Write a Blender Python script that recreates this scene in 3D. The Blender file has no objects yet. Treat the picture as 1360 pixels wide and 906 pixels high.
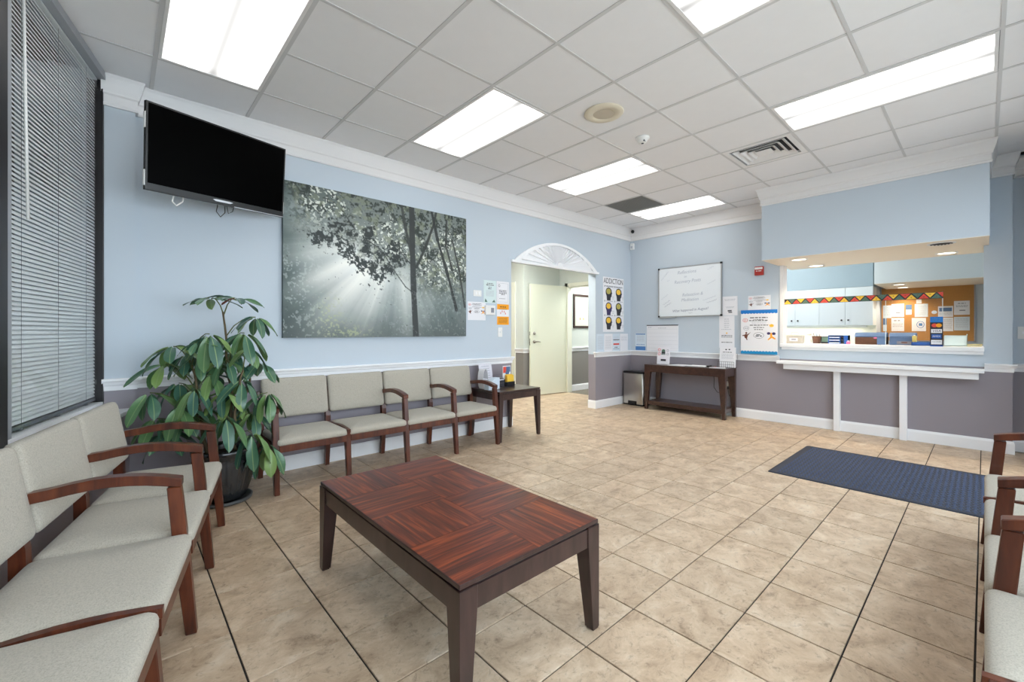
import bpy, bmesh, math, random
import numpy as np
from mathutils import Vector, Matrix

C = bpy.context.scene.collection
SC = bpy.context.scene
PI = math.pi
random.seed(7)

# ------------------------------------------------------------------ camera, sky, exposure
CAM_H = 1.228
cam_d = bpy.data.cameras.new('camera')
cam = bpy.data.objects.new('camera', cam_d); C.objects.link(cam)
cam.location = (0, 0, CAM_H)
cam.rotation_euler = (PI / 2, 0, 0.8382 - PI / 2)
cam_d.sensor_fit = 'HORIZONTAL'; cam_d.sensor_width = 36.0
cam_d.lens = 570.9 / 1360 * 36.0
cam_d.shift_x = 7.2 / 1360; cam_d.shift_y = -13.0 / 1360
cam_d.clip_start = 0.02; cam_d.clip_end = 100
SC.camera = cam

SC.view_settings.view_transform = 'Standard'
SC.view_settings.look = 'None'
SC.view_settings.exposure = 0.85
SC.view_settings.gamma = 1.0
SC.view_settings.use_curve_mapping = False
SC.cycles.max_bounces = 8
SC.cycles.diffuse_bounces = 5
SC.cycles.glossy_bounces = 4
SC.cycles.transparent_max_bounces = 12
SC.cycles.caustics_reflective = False
SC.cycles.caustics_refractive = False
SC.cycles.sample_clamp_indirect = 6.0

SKY_STRENGTH = 3.8
PANEL_STRENGTH = 3.4
HALL_STRENGTH = 15.0
RECEPTION_W = 10.0
DOWNLIGHT_W = 5.0
world = bpy.data.worlds.new('sky'); SC.world = world
world.use_nodes = True
wb = world.node_tree.nodes['Background']
wb.inputs[0].default_value = (0.80, 0.90, 1.0, 1)
wb.inputs[1].default_value = SKY_STRENGTH

sun_d = bpy.data.lights.new('sun', 'SUN'); sun_d.energy = 3.0; sun_d.angle = 0.01; sun_d.color = (1.0, 0.96, 0.9)
sun = bpy.data.objects.new('sun', sun_d); C.objects.link(sun); sun.rotation_euler = (-0.6, 0.1, 0)   # high, from behind the building: lights the pavement outside

# ------------------------------------------------------------------ key dimensions (metres)
V = 4.12          # left wall plane (y)
U = 6.61          # back wall plane (x)
CEIL = 2.998
SOFF = 5.965      # soffit front plane
SOFZ = 2.11       # soffit underside
FRONT = -0.75     # shop-front wall behind the camera (y)
WN = Vector((0.9711, -0.2385, 0))      # window wall normal, into the room
WD = Vector((0.2385, 0.9711, 0))       # along the window wall
WP = Vector((-0.093, 4.06, 0))         # window wall meets the pier of the left wall
RAIL_Z0, RAIL_Z1 = 0.815, 0.898
BASE_H = 0.128
TILE = 0.33847
CT = 0.6096

# ------------------------------------------------------------------ materials
def s2l(c):
    return tuple(((x / 255) / 12.92 if x <= 10.3 else ((x / 255 + 0.055) / 1.055) ** 2.4) for x in c)

def mat(name, col, rough=0.5, metal=0.0, spec=0.5, srgb=True, noise=None, coat=0.0, bump=None):
    """noise=(scale, amount) varies the value; bump=(scale, strength)"""
    m = bpy.data.materials.new(name); m.use_nodes = True
    nt = m.node_tree; b = nt.nodes['Principled BSDF']
    c = s2l(col) if srgb else col
    b.inputs['Base Color'].default_value = (*c, 1)
    b.inputs['Roughness'].default_value = rough
    b.inputs['Metallic'].default_value = metal
    b.inputs['Specular IOR Level'].default_value = spec
    if coat:
        b.inputs['Coat Weight'].default_value = coat
        b.inputs['Coat Roughness'].default_value = 0.12
    if noise or bump:
        tc = nt.nodes.new('ShaderNodeTexCoord')
    if noise:
        n = nt.nodes.new('ShaderNodeTexNoise'); n.inputs['Scale'].default_value = noise[0]; n.inputs['Detail'].default_value = 6
        r = nt.nodes.new('ShaderNodeMapRange')
        r.inputs['To Min'].default_value = 1 - noise[1]; r.inputs['To Max'].default_value = 1 + noise[1]
        mx = nt.nodes.new('ShaderNodeVectorMath'); mx.operation = 'SCALE'
        mx.inputs[0].default_value = c
        nt.links.new(tc.outputs['Object'], n.inputs['Vector'])
        nt.links.new(n.outputs['Fac'], r.inputs['Value'])
        nt.links.new(r.outputs[0], mx.inputs['Scale'])
        nt.links.new(mx.outputs[0], b.inputs['Base Color'])
    if bump:
        n2 = nt.nodes.new('ShaderNodeTexNoise'); n2.inputs['Scale'].default_value = bump[0]; n2.inputs['Detail'].default_value = 4
        bp = nt.nodes.new('ShaderNodeBump'); bp.inputs['Strength'].default_value = bump[1]; bp.inputs['Distance'].default_value = 0.002
        nt.links.new(tc.outputs['Object'], n2.inputs['Vector'])
        nt.links.new(n2.outputs['Fac'], bp.inputs['Height'])
        nt.links.new(bp.outputs[0], b.inputs['Normal'])
    return m

def ramp(nt, stops, interp='LINEAR'):
    r = nt.nodes.new('ShaderNodeValToRGB'); r.color_ramp.interpolation = interp
    e = r.color_ramp.elements
    while len(e) < len(stops): e.new(0.5)
    for el, (p, c) in zip(e, stops):
        el.position = p; el.color = (*c, 1) if len(c) == 3 else c
    return r

def wall_material(name='wall_paint', low=(150, 144, 151), high=(196, 207, 217)):
    m = bpy.data.materials.new(name); m.use_nodes = True
    nt = m.node_tree; b = nt.nodes['Principled BSDF']
    g = nt.nodes.new('ShaderNodeNewGeometry'); s = nt.nodes.new('ShaderNodeSeparateXYZ')
    st = nt.nodes.new('ShaderNodeMath'); st.operation = 'GREATER_THAN'; st.inputs[1].default_value = 0.86
    mx = nt.nodes.new('ShaderNodeMix'); mx.data_type = 'RGBA'
    mx.inputs[6].default_value = (*s2l(low), 1)
    mx.inputs[7].default_value = (*s2l(high), 1)
    n = nt.nodes.new('ShaderNodeTexNoise'); n.inputs['Scale'].default_value = 220
    bp = nt.nodes.new('ShaderNodeBump'); bp.inputs['Strength'].default_value = 0.06; bp.inputs['Distance'].default_value = 0.001
    nt.links.new(g.outputs['Position'], s.inputs[0]); nt.links.new(s.outputs['Z'], st.inputs[0])
    nt.links.new(st.outputs[0], mx.inputs[0]); nt.links.new(mx.outputs[2], b.inputs['Base Color'])
    nt.links.new(g.outputs['Position'], n.inputs['Vector']); nt.links.new(n.outputs['Fac'], bp.inputs['Height'])
    nt.links.new(bp.outputs[0], b.inputs['Normal'])
    b.inputs['Roughness'].default_value = 0.55; b.inputs['Specular IOR Level'].default_value = 0.35
    return m

def tile_material():
    m = bpy.data.materials.new('travertine_tile'); m.use_nodes = True
    nt = m.node_tree; b = nt.nodes['Principled BSDF']; L = nt.links.new
    g = nt.nodes.new('ShaderNodeNewGeometry'); oi = nt.nodes.new('ShaderNodeObjectInfo')
    mul = nt.nodes.new('ShaderNodeMath'); mul.operation = 'MULTIPLY'; mul.inputs[1].default_value = 37.0
    L(oi.outputs['Random'], mul.inputs[0])
    mp = nt.nodes.new('ShaderNodeMapping'); mp.inputs['Scale'].default_value = (1.0, 1.25, 1.0); mp.inputs['Rotation'].default_value = (0, 0, 0.5)
    L(g.outputs['Position'], mp.inputs['Vector'])
    def noise(scale, detail, rough, dist):
        n = nt.nodes.new('ShaderNodeTexNoise'); n.noise_dimensions = '4D'
        n.inputs['Scale'].default_value = scale; n.inputs['Detail'].default_value = detail
        n.inputs['Roughness'].default_value = rough; n.inputs['Distortion'].default_value = dist
        L(mp.outputs[0], n.inputs['Vector']); L(mul.outputs[0], n.inputs['W']); return n
    a = noise(6.0, 10, 0.70, 0.7); c2 = noise(30, 8, 0.75, 0.6)
    r1 = ramp(nt, [(0.28, s2l((152, 128, 104))), (0.43, s2l((190, 165, 138))), (0.55, s2l((208, 185, 158))), (0.70, s2l((224, 207, 185)))])
    L(a.outputs['Fac'], r1.inputs['Fac'])
    r2 = ramp(nt, [(0.33, (0.58, 0.55, 0.52)), (0.47, (1, 1, 1)), (0.75, (1.0, 0.985, 0.96))])
    L(c2.outputs['Fac'], r2.inputs['Fac'])
    mx = nt.nodes.new('ShaderNodeMix'); mx.data_type = 'RGBA'; mx.blend_type = 'MULTIPLY'; mx.inputs[0].default_value = 1.0
    L(r1.outputs[0], mx.inputs[6]); L(r2.outputs[0], mx.inputs[7])
    hs = nt.nodes.new('ShaderNodeHueSaturation'); L(mx.outputs[2], hs.inputs['Color'])
    vr = nt.nodes.new('ShaderNodeMapRange'); vr.inputs['To Min'].default_value = 0.93; vr.inputs['To Max'].default_value = 1.06
    L(oi.outputs['Random'], vr.inputs['Value']); L(vr.outputs[0], hs.inputs['Value'])
    L(hs.outputs[0], b.inputs['Base Color'])
    rr = nt.nodes.new('ShaderNodeMapRange'); rr.inputs['To Min'].default_value = 0.34; rr.inputs['To Max'].default_value = 0.5
    L(c2.outputs['Fac'], rr.inputs['Value']); L(rr.outputs[0], b.inputs['Roughness'])
    bp = nt.nodes.new('ShaderNodeBump'); bp.inputs['Strength'].default_value = 0.12; bp.inputs['Distance'].default_value = 0.002
    L(c2.outputs['Fac'], bp.inputs['Height']); L(bp.outputs[0], b.inputs['Normal'])
    b.inputs['Specular IOR Level'].default_value = 0.4
    return m

def wood_material(name, cols, rough=0.3, axis=0, scale=(3, 40, 40), coat=0.3, random_shift=True):
    m = bpy.data.materials.new(name); m.use_nodes = True
    nt = m.node_tree; b = nt.nodes['Principled BSDF']; L = nt.links.new
    tc = nt.nodes.new('ShaderNodeTexCoord'); mp = nt.nodes.new('ShaderNodeMapping'); mp.inputs['Scale'].default_value = scale
    n = nt.nodes.new('ShaderNodeTexNoise'); n.noise_dimensions = '4D'; n.inputs['Scale'].default_value = 1.0; n.inputs['Detail'].default_value = 7; n.inputs['Distortion'].default_value = 0.6
    oi = nt.nodes.new('ShaderNodeObjectInfo'); mul = nt.nodes.new('ShaderNodeMath'); mul.operation = 'MULTIPLY'; mul.inputs[1].default_value = 23.0
    L(oi.outputs['Random'], mul.inputs[0]); L(mul.outputs[0], n.inputs['W'])
    L(tc.outputs['Object'], mp.inputs['Vector']); L(mp.outputs[0], n.inputs['Vector'])
    r = ramp(nt, [(0.3, s2l(cols[0])), (0.5, s2l(cols[1])), (0.72, s2l(cols[2]))])
    L(n.outputs['Fac'], r.inputs['Fac']); L(r.outputs[0], b.inputs['Base Color'])
    b.inputs['Roughness'].default_value = rough
    b.inputs['Coat Weight'].default_value = coat; b.inputs['Coat Roughness'].default_value = 0.15
    return m

def fabric_material(name, col):
    m = bpy.data.materials.new(name); m.use_nodes = True
    nt = m.node_tree; b = nt.nodes['Principled BSDF']; L = nt.links.new
    tc = nt.nodes.new('ShaderNodeTexCoord')
    n = nt.nodes.new('ShaderNodeTexNoise'); n.inputs['Scale'].default_value = 320; n.inputs['Detail'].default_value = 3
    n2 = nt.nodes.new('ShaderNodeTexNoise'); n2.inputs['Scale'].default_value = 190; n2.inputs['Detail'].default_value = 4
    ad = nt.nodes.new('ShaderNodeMath'); ad.operation = 'ADD'
    L(tc.outputs['Object'], n.inputs['Vector']); L(tc.outputs['Object'], n2.inputs['Vector'])
    L(n.outputs['Fac'], ad.inputs[0]); L(n2.outputs['Fac'], ad.inputs[1])
    c = s2l(col)
    r = ramp(nt, [(0.35, tuple(x * 0.80 for x in c)), (0.5, c), (0.65, tuple(min(1, x * 1.14) for x in c))])
    hf = nt.nodes.new('ShaderNodeMath'); hf.operation = 'MULTIPLY'; hf.inputs[1].default_value = 0.5
    L(ad.outputs[0], hf.inputs[0]); L(hf.outputs[0], r.inputs['Fac']); L(r.outputs[0], b.inputs['Base Color'])
    bp = nt.nodes.new('ShaderNodeBump'); bp.inputs['Strength'].default_value = 0.25; bp.inputs['Distance'].default_value = 0.001
    L(n.outputs['Fac'], bp.inputs['Height']); L(bp.outputs[0], b.inputs['Normal'])
    b.inputs['Roughness'].default_value = 0.92; b.inputs['Specular IOR Level'].default_value = 0.2
    b.inputs['Sheen Weight'].default_value = 0.15
    return m

def glass_material(name, tint=(1, 1, 1), gloss=0.07):
    m = bpy.data.materials.new(name); m.use_nodes = True
    nt = m.node_tree; nt.nodes.remove(nt.nodes['Principled BSDF'])
    o = nt.nodes['Material Output']
    t = nt.nodes.new('ShaderNodeBsdfTransparent'); t.inputs[0].default_value = (*tint, 1)
    g = nt.nodes.new('ShaderNodeBsdfGlossy'); g.inputs['Roughness'].default_value = 0.02
    lw = nt.nodes.new('ShaderNodeLayerWeight'); lw.inputs['Blend'].default_value = 0.5
    pw = nt.nodes.new('ShaderNodeMath'); pw.operation = 'POWER'; pw.inputs[1].default_value = 4.0
    fr = nt.nodes.new('ShaderNodeMapRange'); fr.inputs['To Min'].default_value = gloss * 0.5; fr.inputs['To Max'].default_value = 0.35
    nt.links.new(lw.outputs['Facing'], pw.inputs[0]); nt.links.new(pw.outputs[0], fr.inputs['Value'])
    mx = nt.nodes.new('ShaderNodeMixShader')
    nt.links.new(fr.outputs[0], mx.inputs[0]); nt.links.new(t.outputs[0], mx.inputs[1]); nt.links.new(g.outputs[0], mx.inputs[2])
    nt.links.new(mx.outputs[0], o.inputs['Surface'])
    return m

def emit_material(name, col, strength):
    m = bpy.data.materials.new(name); m.use_nodes = True
    nt = m.node_tree; nt.nodes.remove(nt.nodes['Principled BSDF'])
    e = nt.nodes.new('ShaderNodeEmission'); e.inputs[0].default_value = (*col, 1); e.inputs[1].default_value = strength
    nt.links.new(e.outputs[0], nt.nodes['Material Output'].inputs['Surface'])
    return m

def diffuser_material(name, col, strength):
    """a lens panel with two fluorescent tubes behind it (bands along local y)"""
    m = bpy.data.materials.new(name); m.use_nodes = True
    nt = m.node_tree; nt.nodes.remove(nt.nodes['Principled BSDF']); L = nt.links.new
    tc = nt.nodes.new('ShaderNodeTexCoord'); sp = nt.nodes.new('ShaderNodeSeparateXYZ'); L(tc.outputs['Generated'], sp.inputs[0])
    r = ramp(nt, [(0.0, (0.30,) * 3), (0.26, (1,) * 3), (0.5, (0.15,) * 3), (0.74, (1,) * 3), (1.0, (0.30,) * 3)], 'EASE')
    r2 = ramp(nt, [(0.0, (0.7,) * 3), (0.10, (1,) * 3), (0.90, (1,) * 3), (1.0, (0.7,) * 3)], 'EASE')
    L(sp.outputs['X'], r.inputs['Fac']); L(sp.outputs['Y'], r2.inputs['Fac'])
    mu = nt.nodes.new('ShaderNodeMath'); mu.operation = 'MULTIPLY'; L(r.outputs[0], mu.inputs[0]); L(r2.outputs[0], mu.inputs[1])
    m2 = nt.nodes.new('ShaderNodeMath'); m2.operation = 'MULTIPLY'; m2.inputs[1].default_value = strength; L(mu.outputs[0], m2.inputs[0])
    e = nt.nodes.new('ShaderNodeEmission'); e.inputs[0].default_value = (*col, 1); L(m2.outputs[0], e.inputs[1])
    L(e.outputs[0], nt.nodes['Material Output'].inputs['Surface'])
    return m

M = {}
M['wall'] = wall_material()
M['hallwall'] = wall_material('hallway_wall_tone', (140, 136, 132), (210, 215, 208))  # less blue than the room walls, above and below the rail
M['trim'] = mat('white_trim', (244, 245, 247), 0.35, bump=(90, 0.05))
M['crown'] = mat('crown_paint', (232, 231, 231), 0.5)
M['tile'] = tile_material()
M['grout'] = mat('dark_grout', (44, 39, 36), 0.9, noise=(60, 0.2))
M['ceil'] = mat('ceiling_tile', (238, 238, 240), 0.95, spec=0.1, noise=(9, 0.02), bump=(400, 0.25))
M['tbar'] = mat('ceiling_grid_metal', (208, 208, 209), 0.6)
M['cavity'] = mat('ceiling_void', (60, 60, 62), 0.9)
M['cream'] = mat('cream_paint', (232, 232, 216), 0.4)
M['soffit'] = mat('soffit_underside', (240, 226, 206), 0.6)
M['bulkhead_shade'] = mat('shaded_bulkhead', (160, 180, 190), 0.6)  # the soffit's shade on the cupboard bulkhead, put into its colour
M['carpet'] = mat('grey_carpet', (122, 116, 106), 0.95, noise=(80, 0.15))
M['cabinet'] = mat('white_laminate', (226, 236, 238), 0.3)
M['fabric'] = fabric_material('tweed_fabric', (179, 173, 160))
M['mahogany'] = wood_material('mahogany', [(58, 24, 12), (84, 38, 20), (106, 54, 30)], 0.34, scale=(30, 30, 4), coat=0.1)
M['espresso'] = wood_material('espresso_wood', [(40, 25, 23), (54, 36, 34), (66, 46, 43)], 0.3, scale=(20, 20, 5))
M['parquet'] = wood_material('parquet_veneer', [(52, 17, 8), (100, 40, 17), (160, 76, 34)], 0.34, scale=(3.5, 60, 4), coat=0.08)
M['parquet'].node_tree.nodes['Principled BSDF'].inputs['Specular IOR Level'].default_value = 0.3
M['console'] = wood_material('console_wood', [(44, 27, 22), (60, 38, 31), (74, 49, 41)], 0.3, scale=(20, 5, 20))
M['black'] = mat('black_plastic', (14, 14, 15), 0.35)
M['screen'] = mat('dark_screen_glass', (2, 2, 2), 0.3, spec=0.02)
M['silver'] = mat('brushed_silver', (190, 190, 192), 0.3, metal=1.0)
M['steel'] = mat('stainless_steel', (196, 190, 180), 0.28, metal=1.0, noise=(3, 0.06))
M['bronze'] = mat('dark_bronze_frame', (44, 42, 44), 0.4, metal=0.3)
M['alu'] = mat('aluminium_frame', (160, 163, 168), 0.45, metal=0.25)
M['blind'] = mat('blind_aluminium', (232, 234, 235), 0.5, noise=(30, 0.04))
M['cordw'] = mat('blind_cord', (120, 124, 130), 0.8)
M['paper'] = mat('white_paper', (236, 236, 240), 0.8)
M['paperb'] = mat('bluish_paper', (214, 226, 236), 0.8)
M['paperg'] = mat('mint_paper', (214, 230, 230), 0.8)
M['orange'] = mat('orange_print', (246, 166, 40), 0.8)
M['blue'] = mat('blue_print', (30, 122, 204), 0.7)
M['teal'] = mat('teal_print', (24, 140, 196), 0.7)
M['ink'] = mat('black_ink', (48, 48, 56), 0.8)
M['inkg'] = mat('grey_ink', (140, 142, 152), 0.8)
M['inkl'] = mat('pale_ink', (186, 190, 198), 0.8)
M['inkb'] = mat('blue_ink', (80, 130, 190), 0.8)
M['redp'] = mat('red_print', (222, 80, 66), 0.7)
M['yellow'] = mat('yellow_print', (246, 198, 66), 0.7)
M['greenp'] = mat('green_print', (84, 116, 102), 0.7)
M['brown'] = mat('brown_print', (110, 60, 40), 0.7)
M['purple'] = mat('purple_print', (60, 50, 96), 0.7)
M['olive'] = mat('olive_print', (190, 176, 92), 0.7)
M['white'] = mat('white_plastic', (236, 236, 234), 0.35)
M['ivory'] = mat('aged_ivory_plastic', (226, 217, 196), 0.5)
M['grille'] = mat('speaker_mesh', (196, 186, 168), 0.7, noise=(300, 0.25))
M['ventdark'] = mat('vent_shadow_metal', (40, 40, 42), 0.6)
M['return'] = mat('return_air_mesh', (134, 134, 132), 0.7, noise=(160, 0.25))
M['glass'] = glass_material('clear_glass', (0.97, 0.98, 0.98))
M['acrylic'] = glass_material('clear_acrylic', (0.985, 0.98, 0.99), 0.04)
M['board'] = mat('whiteboard_enamel', (238, 243, 247), 0.12, spec=0.5)
M['leaf'] = None
M['stem'] = mat('plant_stem', (96, 104, 60), 0.6, noise=(30, 0.2))
M['bark'] = mat('plant_bark', (98, 84, 60), 0.8, noise=(40, 0.25))
M['soil'] = mat('potting_soil', (46, 36, 28), 0.95, noise=(60, 0.3))
M['pot'] = mat('dark_glazed_pot', (40, 42, 44), 0.22, noise=(8, 0.5), coat=0.5)
M['saucer'] = mat('grey_saucer', (78, 80, 80), 0.4)
M['cork'] = mat('cork', (188, 136, 78), 0.9, noise=(120, 0.16))
M['mat'] = mat('navy_rubber_mat', (58, 72, 100), 0.65, bump=(140, 0.3))
M['matedge'] = mat('black_rubber_edge', (34, 42, 58), 0.6)
M['fire'] = mat('red_alarm_plastic', (178, 48, 40), 0.4)
M['bluep'] = mat('blue_plastic', (44, 96, 176), 0.35)
M['navyp'] = mat('slate_blue_plastic', (92, 120, 158), 0.4)
M['beige'] = mat('beige_plastic', (206, 200, 184), 0.5)
M['wicker'] = mat('brown_wicker', (98, 66, 48), 0.8, noise=(90, 0.4))
M['pink'] = mat('pink_print', (226, 120, 160), 0.6)
M['frame'] = wood_material('picture_frame_wood', [(40, 22, 18), (58, 34, 28), (72, 44, 36)], 0.35)
M['mount'] = mat('cream_mat_board', (222, 224, 208), 0.8)
M['door'] = mat('cream_door_paint', (226, 228, 208), 0.4)
M['nickel'] = mat('satin_nickel', (150, 145, 135), 0.35, metal=1.0)
M['lamp'] = diffuser_material('fluorescent_diffuser', (1.0, 0.99, 0.97), PANEL_STRENGTH)
M['hall_lamp'] = emit_material('hallway_diffuser', (1.0, 1.0, 0.95), HALL_STRENGTH)
M['warm'] = emit_material('warm_lamp_face', (1.0, 0.88, 0.66), 3.0)
M['asphalt'] = mat('pale_concrete_outside', (190, 188, 182), 0.9)

# ------------------------------------------------------------------ mesh helpers
def bx(bm, x0, y0, z0, x1, y1, z1, mi=0, rot=None):
    vs = [bm.verts.new(p) for p in [(x0, y0, z0), (x1, y0, z0), (x1, y1, z0), (x0, y1, z0), (x0, y0, z1), (x1, y0, z1), (x1, y1, z1), (x0, y1, z1)]]
    if rot is not None:
        for v in vs: v.co = rot @ v.co
    for f in [(0, 3, 2, 1), (4, 5, 6, 7), (0, 1, 5, 4), (1, 2, 6, 5), (2, 3, 7, 6), (3, 0, 4, 7)]:
        fa = bm.faces.new([vs[i] for i in f]); fa.material_index = mi
    return vs

def rbx(bm, x0, y0, z0, x1, y1, z1, r=0.004, mi=0, seg=2, rot=None):
    t = bmesh.new(); bx(t, x0, y0, z0, x1, y1, z1)
    bmesh.ops.bevel(t, geom=t.edges[:], offset=r, segments=seg, affect='EDGES', profile=0.6)
    merge(bm, t, mi, rot)

def merge(bm, t, mi=0, rot=None, smooth=False):
    mp = {}
    for v in t.verts:
        mp[v] = bm.verts.new(rot @ v.co if rot is not None else v.co)
    for f in t.faces:
        try:
            nf = bm.faces.new([mp[v] for v in f.verts]); nf.material_index = mi; nf.smooth = smooth or f.smooth
        except ValueError:
            pass
    t.free()

def loft(bm, rings, mi=0, cap=True, smooth=False):
    """rings: lists of points with equal counts"""
    vr = [[bm.verts.new(p) for p in r] for r in rings]
    n = len(vr[0])
    for a, b in zip(vr[:-1], vr[1:]):
        for i in range(n):
            f = bm.faces.new([a[i], a[(i + 1) % n], b[(i + 1) % n], b[i]]); f.material_index = mi; f.smooth = smooth
    if cap:
        f = bm.faces.new(vr[0][::-1]); f.material_index = mi
        f = bm.faces.new(vr[-1]); f.material_index = mi; f.smooth = smooth
    return vr

def rect_ring(cx, cy, hx, hy, z):
    return [(cx - hx, cy - hy, z), (cx + hx, cy - hy, z), (cx + hx, cy + hy, z), (cx - hx, cy + hy, z)]

def round_rect(w, d, r, n=4):
    pts = []
    for cx, cy, a0 in [(w / 2 - r, d / 2 - r, 0), (-w / 2 + r, d / 2 - r, PI / 2), (-w / 2 + r, -d / 2 + r, PI), (w / 2 - r, -d / 2 + r, 1.5 * PI)]:
        for k in range(n + 1):
            a = a0 + k * PI / 2 / n
            pts.append((cx + r * math.cos(a), cy + r * math.sin(a)))
    return pts

def cushion(bm, w, d, prof, r, mi=0, fn=None):
    """prof: (inset, z) from the bottom up; domed block"""
    rings = []
    for ins, z in prof:
        rr = max(0.004, r - ins * 0.6) if ins < r else max(0.004, r * 0.5)
        ring = [(x, y, z) for x, y in round_rect(w - 2 * ins, d - 2 * ins, min(rr, (min(w, d) - 2 * ins) / 2.01))]
        if fn: ring = [fn(Vector(p)) for p in ring]
        rings.append(ring)
    loft(bm, rings, mi, True, True)

def tube(bm, pts, rad, n=6, mi=0, cap=True):
    pts = [Vector(p) for p in pts]
    if not isinstance(rad, (list, tuple)): rad = [rad] * len(pts)
    rings = []; ref = None
    for i, p in enumerate(pts):
        d = (pts[min(i + 1, len(pts) - 1)] - pts[max(i - 1, 0)]).normalized()
        if ref is None:
            ref = d.orthogonal().normalized()
        ref = (ref - d * ref.dot(d)).normalized()
        s = d.cross(ref)
        rings.append([p + (ref * math.cos(2 * PI * k / n) + s * math.sin(2 * PI * k / n)) * rad[i] for k in range(n)])
    loft(bm, rings, mi, cap, True)

def lathe(bm, prof, n=24, mi=0, c=(0, 0, 0), cap=True):
    rings = [[(c[0] + r * math.cos(2 * PI * k / n), c[1] + r * math.sin(2 * PI * k / n), c[2] + z) for k in range(n)] for r, z in prof]
    loft(bm, rings, mi, cap, True)

def prism_xz(bm, poly, y0, y1, mi=0):
    """polygon in the local x-z plane (counter-clockwise seen from -y) given thickness"""
    a = [bm.verts.new((x, y0, z)) for x, z in poly]; b = [bm.verts.new((x, y1, z)) for x, z in poly]
    n = len(poly)
    f = bm.faces.new(a); f.material_index = mi
    f = bm.faces.new(b[::-1]); f.material_index = mi
    for i in range(n):
        f = bm.faces.new([a[(i + 1) % n], a[i], b[i], b[(i + 1) % n]]); f.material_index = mi

def prism_xy(bm, poly, z0, z1, mi=0):
    a = [bm.verts.new((x, y, z0)) for x, y in poly]; b = [bm.verts.new((x, y, z1)) for x, y in poly]
    n = len(poly)
    f = bm.faces.new(a[::-1]); f.material_index = mi
    f = bm.faces.new(b); f.material_index = mi
    for i in range(n):
        f = bm.faces.new([a[i], a[(i + 1) % n], b[(i + 1) % n], b[i]]); f.material_index = mi

def sweep(bm, path, prof, mi=0, side=-1):
    """sweep profile (offset from wall into the room, z) along a plan polyline; side=-1: room to the right of travel"""
    P = [Vector((p[0], p[1])) for p in path]
    rings = []
    for i, p in enumerate(P):
        ns = []
        if i > 0:
            d = (P[i] - P[i - 1]).normalized(); ns.append(Vector((d.y, -d.x)) * (-side))
        if i < len(P) - 1:
            d = (P[i + 1] - P[i]).normalized(); ns.append(Vector((d.y, -d.x)) * (-side))
        if len(ns) == 1: nn = ns[0]
        else:
            nn = ns[0] + ns[1]
            nn = nn / max(0.2, nn.dot(ns[0]))
        rings.append([(p.x + nn.x * o, p.y + nn.y * o, z) for o, z in prof])
    loft(bm, rings, mi, True)

def obj(name, bm, mats, parent=None, loc=None, rot=None, fix=True):
    if fix: bmesh.ops.recalc_face_normals(bm, faces=bm.faces[:])
    me = bpy.data.meshes.new(name); bm.to_mesh(me); bm.free()
    for m in (mats if isinstance(mats, (list, tuple)) else [mats]): me.materials.append(m)
    o = bpy.data.objects.new(name, me); C.objects.link(o)
    if parent is not None: o.parent = parent
    if loc is not None: o.location = loc
    if rot is not None: o.rotation_euler = rot
    return o

def inst(name, me, parent=None, loc=None, rot=None, scale=None):
    o = bpy.data.objects.new(name, me); C.objects.link(o)
    if parent is not None: o.parent = parent
    if loc is not None: o.location = loc
    if rot is not None: o.rotation_euler = rot
    if scale is not None: o.scale = scale
    return o

def tag(o, label, cat, group=None):
    o['label'] = label; o['category'] = cat
    if group: o['group'] = group
    return o

def thing(name, label, cat, loc=(0, 0, 0), rotz=0.0, group=None):
    o = bpy.data.objects.new(name, None); C.objects.link(o)
    o.empty_display_size = 0.1
    o.location = loc; o.rotation_euler = (0, 0, rotz)
    return tag(o, label, cat, group)

def struct(o):
    o['kind'] = 'structure'; return o

def box_obj(name, b, m, parent=None, r=0.0, **k):
    bm = bmesh.new()
    if r: rbx(bm, *b, r=r)
    else: bx(bm, *b)
    return obj(name, bm, m, parent, **k)

_fonts = {}
def text_mesh(body, size, align='CENTER', shear=0.0, ext=0.0004, space=1.0, width=1.0):
    cu = bpy.data.curves.new('lettering_source', 'FONT')
    cu.body = body; cu.size = size; cu.align_x = align; cu.align_y = 'CENTER'; cu.extrude = ext; cu.shear = shear
    cu.space_character = space; cu.resolution_u = 2
    o = bpy.data.objects.new('lettering_source', cu); C.objects.link(o)
    dg = bpy.context.evaluated_depsgraph_get()
    me = bpy.data.meshes.new_from_object(o.evaluated_get(dg))
    bpy.data.objects.remove(o); bpy.data.curves.remove(cu)
    me.transform(Matrix.Diagonal((width, 1, 1, 1)))
    me.transform(Matrix.Rotation(PI / 2, 4, 'X'))
    me.name = 'lettering'
    return me

def lettering(parent, body, size, x, y, z, m, tilt=0.0, **k):
    me = text_mesh(body, size, **k)
    me.materials.clear(); me.materials.append(m)
    return inst('lettering', me, parent, (x, y, z), (0, tilt, 0))

def lines(bm, rows, y, mi=0, t=0.0006):
    """tiny print: rows of (xc, z, width, height) broken into word-like dashes"""
    for xc, z, w, h in rows:
        x = xc - w / 2
        while x < xc + w / 2 - h * 0.8:
            l = min(random.uniform(1.4, 4.5) * h, xc + w / 2 - x)
            bx(bm, x, y - t, z - h / 2, x + l, y, z + h / 2, mi)
            x += l + h * 0.9

def wall_thing(side, name, label, cat, a, z, group=None, off=0.0):
    """origin on a wall face; local x to the viewer's right, -y out of the wall"""
    if side == 'left': return thing(name, label, cat, (a, V - off, z), 0.0, group)
    return thing(name, label, cat, (U - off, a, z), -PI / 2, group)

# ------------------------------------------------------------------ floor
def in_window_side(x, y, off=0.0):
    return (Vector((x, y, 0)) - WP).dot(WN) > off

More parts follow.
